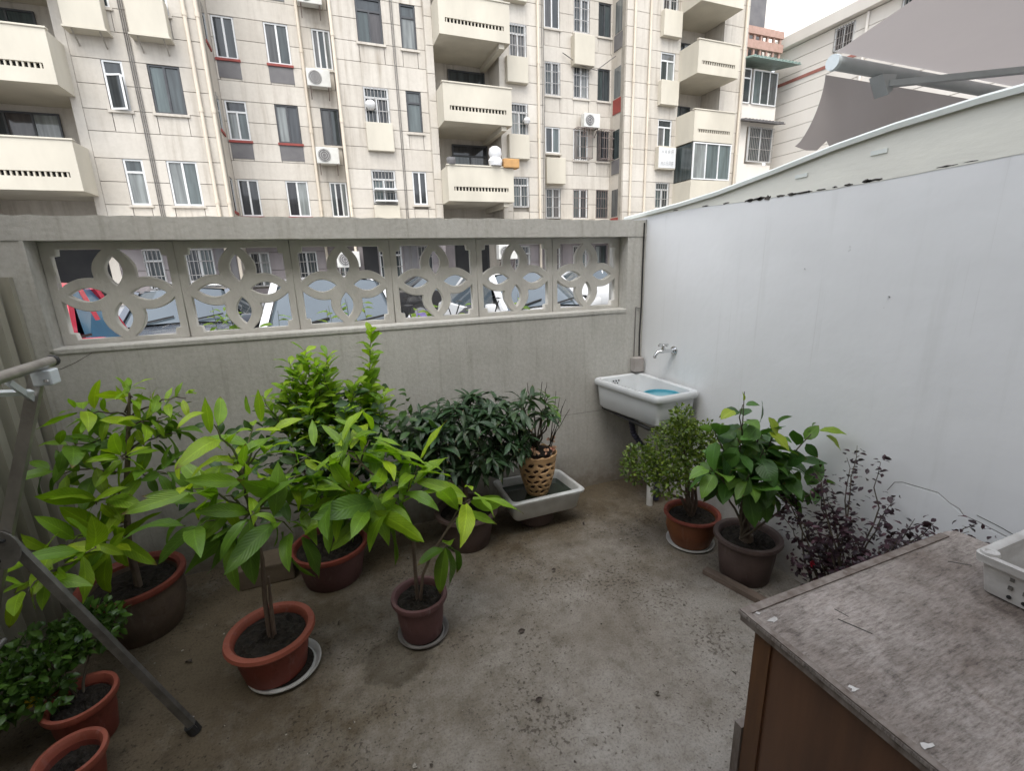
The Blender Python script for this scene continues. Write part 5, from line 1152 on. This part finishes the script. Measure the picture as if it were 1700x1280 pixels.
for q, n, L, k in (((1.06, 2.42, .86), 12, .12, 0), ((.98, 2.38, .80), 12, .13, 0), ((1.17, 2.42, .84), 11, .11, 1), ((1.10, 2.36, .78), 11, .13, 0), ((1.02, 2.50, .82), 9, .12, 0), ((1.20, 2.40, .76), 8, .11, 1), ((.95, 2.44, .72), 9, .12, 0), ((1.14, 2.36, .74), 8, .10, 0)):
    branches(vz, [((1.10, 2.45, .49), q)], 'twig', .006, .003); whorl(lv, q, Vector(q) - Vector((1.10, 2.48, .45)), n, L, LB if k else LM, (35, 100), .25, 0, .06)
place(vz, lv, 200)
for a, b_ in (((1.05, .82), (1.03, .94)), ((1.13, .80), (1.135, .93)), ((1.16, .80), (1.17, .92)), ((1.19, .5), (1.23, .86)), ((1.19, .5), (1.29, .80)), ((1.18, .5), (1.31, .74)), ((1.2, .5), (1.27, .76)), ((1.19, .5), (1.25, .82))):
    MB().tube(bez((a[0], 2.45, a[1]), (b_[0], 2.45 + random.uniform(-.04, .03), b_[1]), .0, 5, .004), [.003, .003, .0025, .002, .002, .0012], 5).build('dry_stem', 'drybrown', vz)
for k in range(16):
    a = random.uniform(2.2, 7.2); c = Vector((1.10 + .115 * math.cos(a), 2.45 + .115 * math.sin(a), .515 + random.uniform(0, .03))); f = MB()
    for j in range(5): 
        d = (rv() + Vector((0, 0, .8))).normalized() * .026; n_ = d.orthogonal().normalized() * .010; f.add([c, c + d * .6 + n_, c + d, c + d * .6 - n_, c + d * .6 + d.cross(n_).normalized() * .004], [(0, 1, 4), (1, 2, 4), (2, 3, 4), (3, 0, 4)])
    f.build('dried_flower', 'pink', vz)

# H: clipped little bush in the orange pot
rt = thing('potted_shrub', 'small leaved bush with a leaning crown in the orange pot below the sink', 'potted shrub', (1.815, 1.87, .014), group='plants in pots')
pot(rt, (1.815, 1.87, .014), .145, .185, 'orange', 'redpot', .76, .012, .012, .03, .02, .012)
saucer('saucer', 'white saucer under the orange pot', (1.815, 1.87, 0), .128, 'saucer', .02)
LM = leaf_set('l_box', .55, (.2, .6), peak=.55, nseg=3, small=True); lv = []
for (cx, cy, cz, rx, rz_, n) in ((1.70, 1.86, .60, .20, .18, 1700), (1.46, 1.90, .55, .11, .11, 620), (1.67, 1.84, .78, .07, .09, 300), (1.83, 1.84, .62, .14, .14, 700), (1.58, 1.80, .50, .14, .11, 520)):
    for k in range(n):
        v = rv().normalized() * (random.random() ** .38); p_ = Vector((cx + v.x * rx, cy + v.y * rx * .9, cz + v.z * rz_))
        if p_.x > XR - .03: continue
        d = v + rv() * .6 + Vector((0, 0, .35)); lv.append((orient(p_, d, Vector((0, 0, 1)) + rv() * .5, random.uniform(.018, .030)), random.choice(LM)))
for e in ((1.70, 1.86, .55), (1.50, 1.90, .52), (1.82, 1.85, .55), (1.62, 1.82, .48), (1.68, 1.84, .70), (1.75, 1.92, .58)):
    MB().tube(bez((1.81 + random.uniform(-.01, .01), 1.87, .17), e, .03, 7, .010), [.011, .010, .009, .008, .006, .005, .004, .003], 7).build('stem', 'bark', rt, smooth=True)
place(rt, lv, 0)

# I: broad leaved plant in the dark pot
rt = thing('potted_plant', 'bushy plant with broad green leaves in the dark brown pot by the white wall', 'potted plant', (1.865, 1.53, 0), group='plants in pots')
pot(rt, (1.865, 1.53, 0), .148, .235, 'darkpot', 'darkpot', .80, .014, .016, .03)
LM = leaf_set('l_green', .58, (.5, .9, 1.2, .3), peak=.42, fold=.18, nseg=6); LY = leaf_set('l_lime', .55, (.4, .8), peak=.42, nseg=6); lv = []
MB().tube([(1.845, 1.52, .19), (1.83, 1.51, .27), (1.80, 1.50, .36), (1.78, 1.50, .46)], [.026, .018, .016, .014], 10).build('trunk', 'bark', rt, smooth=True)
MB().lathe([(.0001, 0), (.035, .01), (.03, .04), (.0001, .05)], 10, (1.845, 1.52, .205)).build('root_knob', 'bark', rt, smooth=True)
tips = [((1.65, 1.45, .98), 6, .09), ((1.50, 1.45, .88), 6, .11), ((1.58, 1.40, .85), 7, .12), ((1.82, 1.40, .88), 6, .11), ((1.93, 1.32, .84), 5, .11), ((1.46, 1.42, .73), 6, .12), ((1.90, 1.36, .72), 7, .12), ((1.70, 1.36, .80), 8, .13), ((1.60, 1.34, .70), 7, .12), ((1.78, 1.34, .70), 7, .13), ((1.68, 1.50, .75), 7, .13), ((1.55, 1.52, .66), 6, .12), ((1.85, 1.50, .80), 6, .12), ((1.95, 1.45, .70), 6, .12), ((1.70, 1.40, .62), 6, .11), ((1.85, 1.38, .58), 6, .10), ((1.98, 1.25, .62), 5, .10), ((1.72, 1.42, .90), 6, .12)]
branches(rt, [((1.78, 1.50, .44 - .012 * i % .2), q) for i, (q, _, _) in enumerate(tips)], 'twig', .007, .002, jit=.008)
for i, (q, n, L) in enumerate(tips):
    ax = Vector(q) - Vector((1.76, 1.5, .45)); ax.z += .1; spray(lv, Vector((1.77, 1.49, .46)).lerp(Vector(q), .35), q, n + 4, L * 1.1, LM, .25, .4, .2)
for p_, d, L in (((1.72, 1.36, .87), (.15, -.5, -.25), .11), ((1.73, 1.38, .93), (.1, -.4, -.5), .09), ((1.95, 1.30, .86), (.2, -.4, .1), .10), ((1.65, 1.45, 1.0), (-.2, -.2, 1), .05), ((1.97, 1.28, .84), (.3, -.3, -.3), .09), ((1.60, 1.45, .96), (-1, -.2, -.1), .09)): lv.append((orient(Vector(p_), d, (0, -.3, 1), L), LY[0]))
MB().tube([(1.66, 1.45, .88), (1.652, 1.45, 1.04)], [.003, .0015], 5).build('branch', 'twig', rt)
place(rt, lv, 250)

# J: purple shrub growing in the gap behind the cabinet
rt = thing('purple_shrub', 'purple leaved shrub with arching twigs between the cabinet and the white wall', 'shrub', (1.87, 1.05, 0))
LM = leaf_set('l_purple', .6, (.2, .5), peak=.5, nseg=3, small=True); lv = []
arcs = [((1.97, 1.15, .84), 60), ((1.98, 1.06, .80), 50), ((1.94, .97, .69), 60), ((1.99, .76, .655), 55), ((1.90, 1.30, .42), 40), ((1.90, 1.20, .62), 70), ((1.95, .90, .64), 60), ((1.80, 1.15, .42), 60), ((1.82, 1.0, .52), 70), ((1.88, 1.25, .70), 60), ((1.76, 1.0, .38), 50), ((1.78, 1.22, .30), 40), ((1.95, 1.30, .68), 60), ((1.90, 1.08, .55), 70), ((1.98, .85, .60), 50), ((1.82, .88, .60), 50), ((1.93, 1.40, .58), 50), ((1.86, 1.12, .30), 50), ((1.78, .86, .62), 60), ((1.74, .92, .50), 50), ((1.85, .80, .70), 60), ((1.78, 1.10, .50), 60), ((1.84, 1.20, .48), 60), ((1.72, 1.06, .30), 40), ((2.0, .68, .66), 55), ((2.01, .62, .65), 30), ((1.98, .74, .70), 50), ((1.80, 1.34, .60), 60), ((1.86, 1.38, .52), 60), ((1.78, 1.30, .48), 50), ((2.0, 1.2, .76), 40)]
for q, n in arcs:
    a = (1.87 + random.uniform(-.05, .05), 1.05 + random.uniform(-.06, .06), .0); pts = bez(a, q, .09, 9, .008)
    MB().tube(pts, [.006 - .005 * i / 9 for i in range(10)], 6).build('branch', 'twig', rt, smooth=True)
    for i in range(int(n * 1.05)):
        t = .35 + .65 * random.random(); k = min(int(t * 9), 8); p_ = pts[k].lerp(pts[k + 1], t * 9 - k) + rv() * .028 * (1.25 - t * .7)
        if p_.x < 1.72 and p_.y < .70 and p_.z < .78: continue
        if p_.z < ZC and X0 - .02 < p_.x < X1 + .02 and p_.y < Y1 + .02: continue
        d = rv(); d.z *= .5; lv.append((orient(p_, d, Vector((0, 0, 1)) + rv() * .4, random.uniform(.020, .034)), random.choice(LM)))
place(rt, lv, 0)
f = MB()
for j in range(6): a = j * 1.05; f.add([(1.80, 1.16, .33), (1.80 + .014 * math.cos(a), 1.15, .33 + .014 * math.sin(a)), (1.80 + .02 * math.cos(a + .4), 1.145, .33 + .02 * math.sin(a + .4)), (1.80 + .014 * math.cos(a + .8), 1.15, .33 + .014 * math.sin(a + .8))], [(0, 1, 2, 3)])
f.build('flower', 'redfl', rt)

# K: small glossy bush at lower left and the pot at the lower edge
rt = thing('potted_shrub', 'small glossy bush with one yellow bloom in the red pot at the lower left', 'potted shrub', (-.985, 1.82, 0), group='plants in pots')
pot(rt, (-.975, 1.79, 0), .098, .180, 'redpot', 'redrim', .78, .008, .010, .035)
LM = leaf_set('l_small', .5, (.2, .6), peak=.5, nseg=4, small=True); lv = []
for (cx, cy, cz, rx, rz_, n) in ((-1.10, 1.90, .29, .13, .10, 520), (-.98, 1.98, .32, .10, .08, 330), (-1.19, 1.80, .25, .09, .09, 300), (-1.06, 1.80, .22, .07, .06, 130)):
    for k in range(n):
        v = rv().normalized() * (random.random() ** .4); p_ = Vector((cx + v.x * rx, cy + v.y * rx, cz + v.z * rz_)); d = v + rv() * .6 + Vector((0, 0, .3))
        if p_.z > .04: lv.append((orient(p_, d, Vector((0, 0, 1)) + rv() * .5, random.uniform(.026, .044)), random.choice(LM)))
for e in ((-1.1, 1.9, .28), (-.98, 1.98, .3), (-1.19, 1.8, .24), (-1.05, 1.82, .24)): MB().tube(bez((-.99, 1.83, .11), e, .03, 5, .006), [.006, .005, .004, .004, .003, .002], 6).build('stem', 'twig', rt)
place(rt, lv, 0)
f = MB()
for j in range(7): a = j * .9; f.add([(-1.10, 1.80, .205), (-1.10 + .02 * math.cos(a), 1.795 + .006 * math.sin(3 * a), .205 + .02 * math.sin(a)), (-1.10 + .026 * math.cos(a + .45), 1.79, .205 + .026 * math.sin(a + .45)), (-1.10 + .02 * math.cos(a + .9), 1.795, .205 + .02 * math.sin(a + .9))], [(0, 1, 2, 3)])
f.build('flower', 'yellow', rt)
rt = thing('flower_pot', 'red pot of bare soil cut by the lower left edge of the picture', 'pot', (-.93, 1.585, 0))
pot(rt, (-.93, 1.585, 0), .085, .14, 'redpot', 'redrim', .78, .008, .010, .05)

# weeds climbing outside the openwork
LM = leaf_set('l_lime', .4, (.4, .8), peak=.45, nseg=4, small=True); LM2 = leaf_set('l_shoot', .42, (.4, .8), peak=.45, nseg=4, small=True)
for k, (x, z, n, lab) in enumerate(((-.55, 1.50, 26, 'leafiest weed behind the left part of the second openwork block'), (-.25, 1.44, 12, 'weed sprig behind the right part of the second openwork block'), (.02, 1.40, 10, 'low weed behind the left part of the third openwork block'), (.18, 1.46, 12, 'weed sprig behind the middle of the third openwork block'), (.60, 1.42, 18, 'weed behind the left part of the fourth openwork block'), (.82, 1.38, 12, 'weed behind the right part of the fourth openwork block'), (1.22, 1.44, 12, 'thin weed behind the fifth openwork block'), (-.80, 1.36, 7, 'tiny weed tuft behind the right part of the first openwork block'))):
    rt = thing('weed', 'bright green ' + lab, 'weed', (x, 3.12, 0), group='weeds outside the garden wall'); lv = []
    for s in range(2 + n // 9):
        e = Vector((x + random.uniform(-.09, .09), 3.12 + random.uniform(-.06, .06), z - random.uniform(0, .12))); pts = bez((x, 3.12, 0), e, 0, 8, .012)
        MB().tube(pts, [.004 - .003 * i / 8 for i in range(9)], 5).build('stem', 'gtwig', rt)
        for i in range(n): 
            t = .72 + .28 * i / n; q = min(int(t * 8), 7); p_ = pts[q].lerp(pts[q + 1], t * 8 - q); d = rv(); d.z = d.z * .4 + .2; lv.append((orient(p_, d, (0, -.3, 1), random.uniform(.05, .09)), random.choice(LM if random.random() < .5 else LM2)))
    base = base_of(rt)
    for M_, me in lv:
        o = bpy.data.objects.new('leaf', me); COL.objects.link(o); o.parent = rt; M2 = M_.copy(); M2.translation -= base; o.matrix_local = M2

# a few dry leaves on the floor
LF = [leaf_mesh('drybrown', .4, d, twist=t_, fold=.5) for d, t_ in ((.9, .6), (1.4, -.8), (.5, .4))]
for k, (x, y) in enumerate(((.62, 1.62), (.42, 2.12), (-.12, 2.02), (.95, 1.95), (-.72, 2.02), (1.35, 2.3), (.55, 1.28))):
    o = bpy.data.objects.new('fallen_leaf', LF[k % 3]); COL.objects.link(o); o.matrix_world = orient(Vector((x, y, .012)), Vector((math.cos(k * 2.1), math.sin(k * 2.1), .15)), (0, 0, 1), random.uniform(.025, .045), .5)
    tag(o, 'small dry leaf on the floor ' + ('out in the open right of the mauve pot', 'behind the mauve pot', 'between the front red pot and the dark red pot', 'in front of the square ceramic basin', 'beside the big brown pot', 'at the right end of the square ceramic basin', 'nearest to the cabinet')[k], 'leaf', 'dry leaves fallen on the floor')
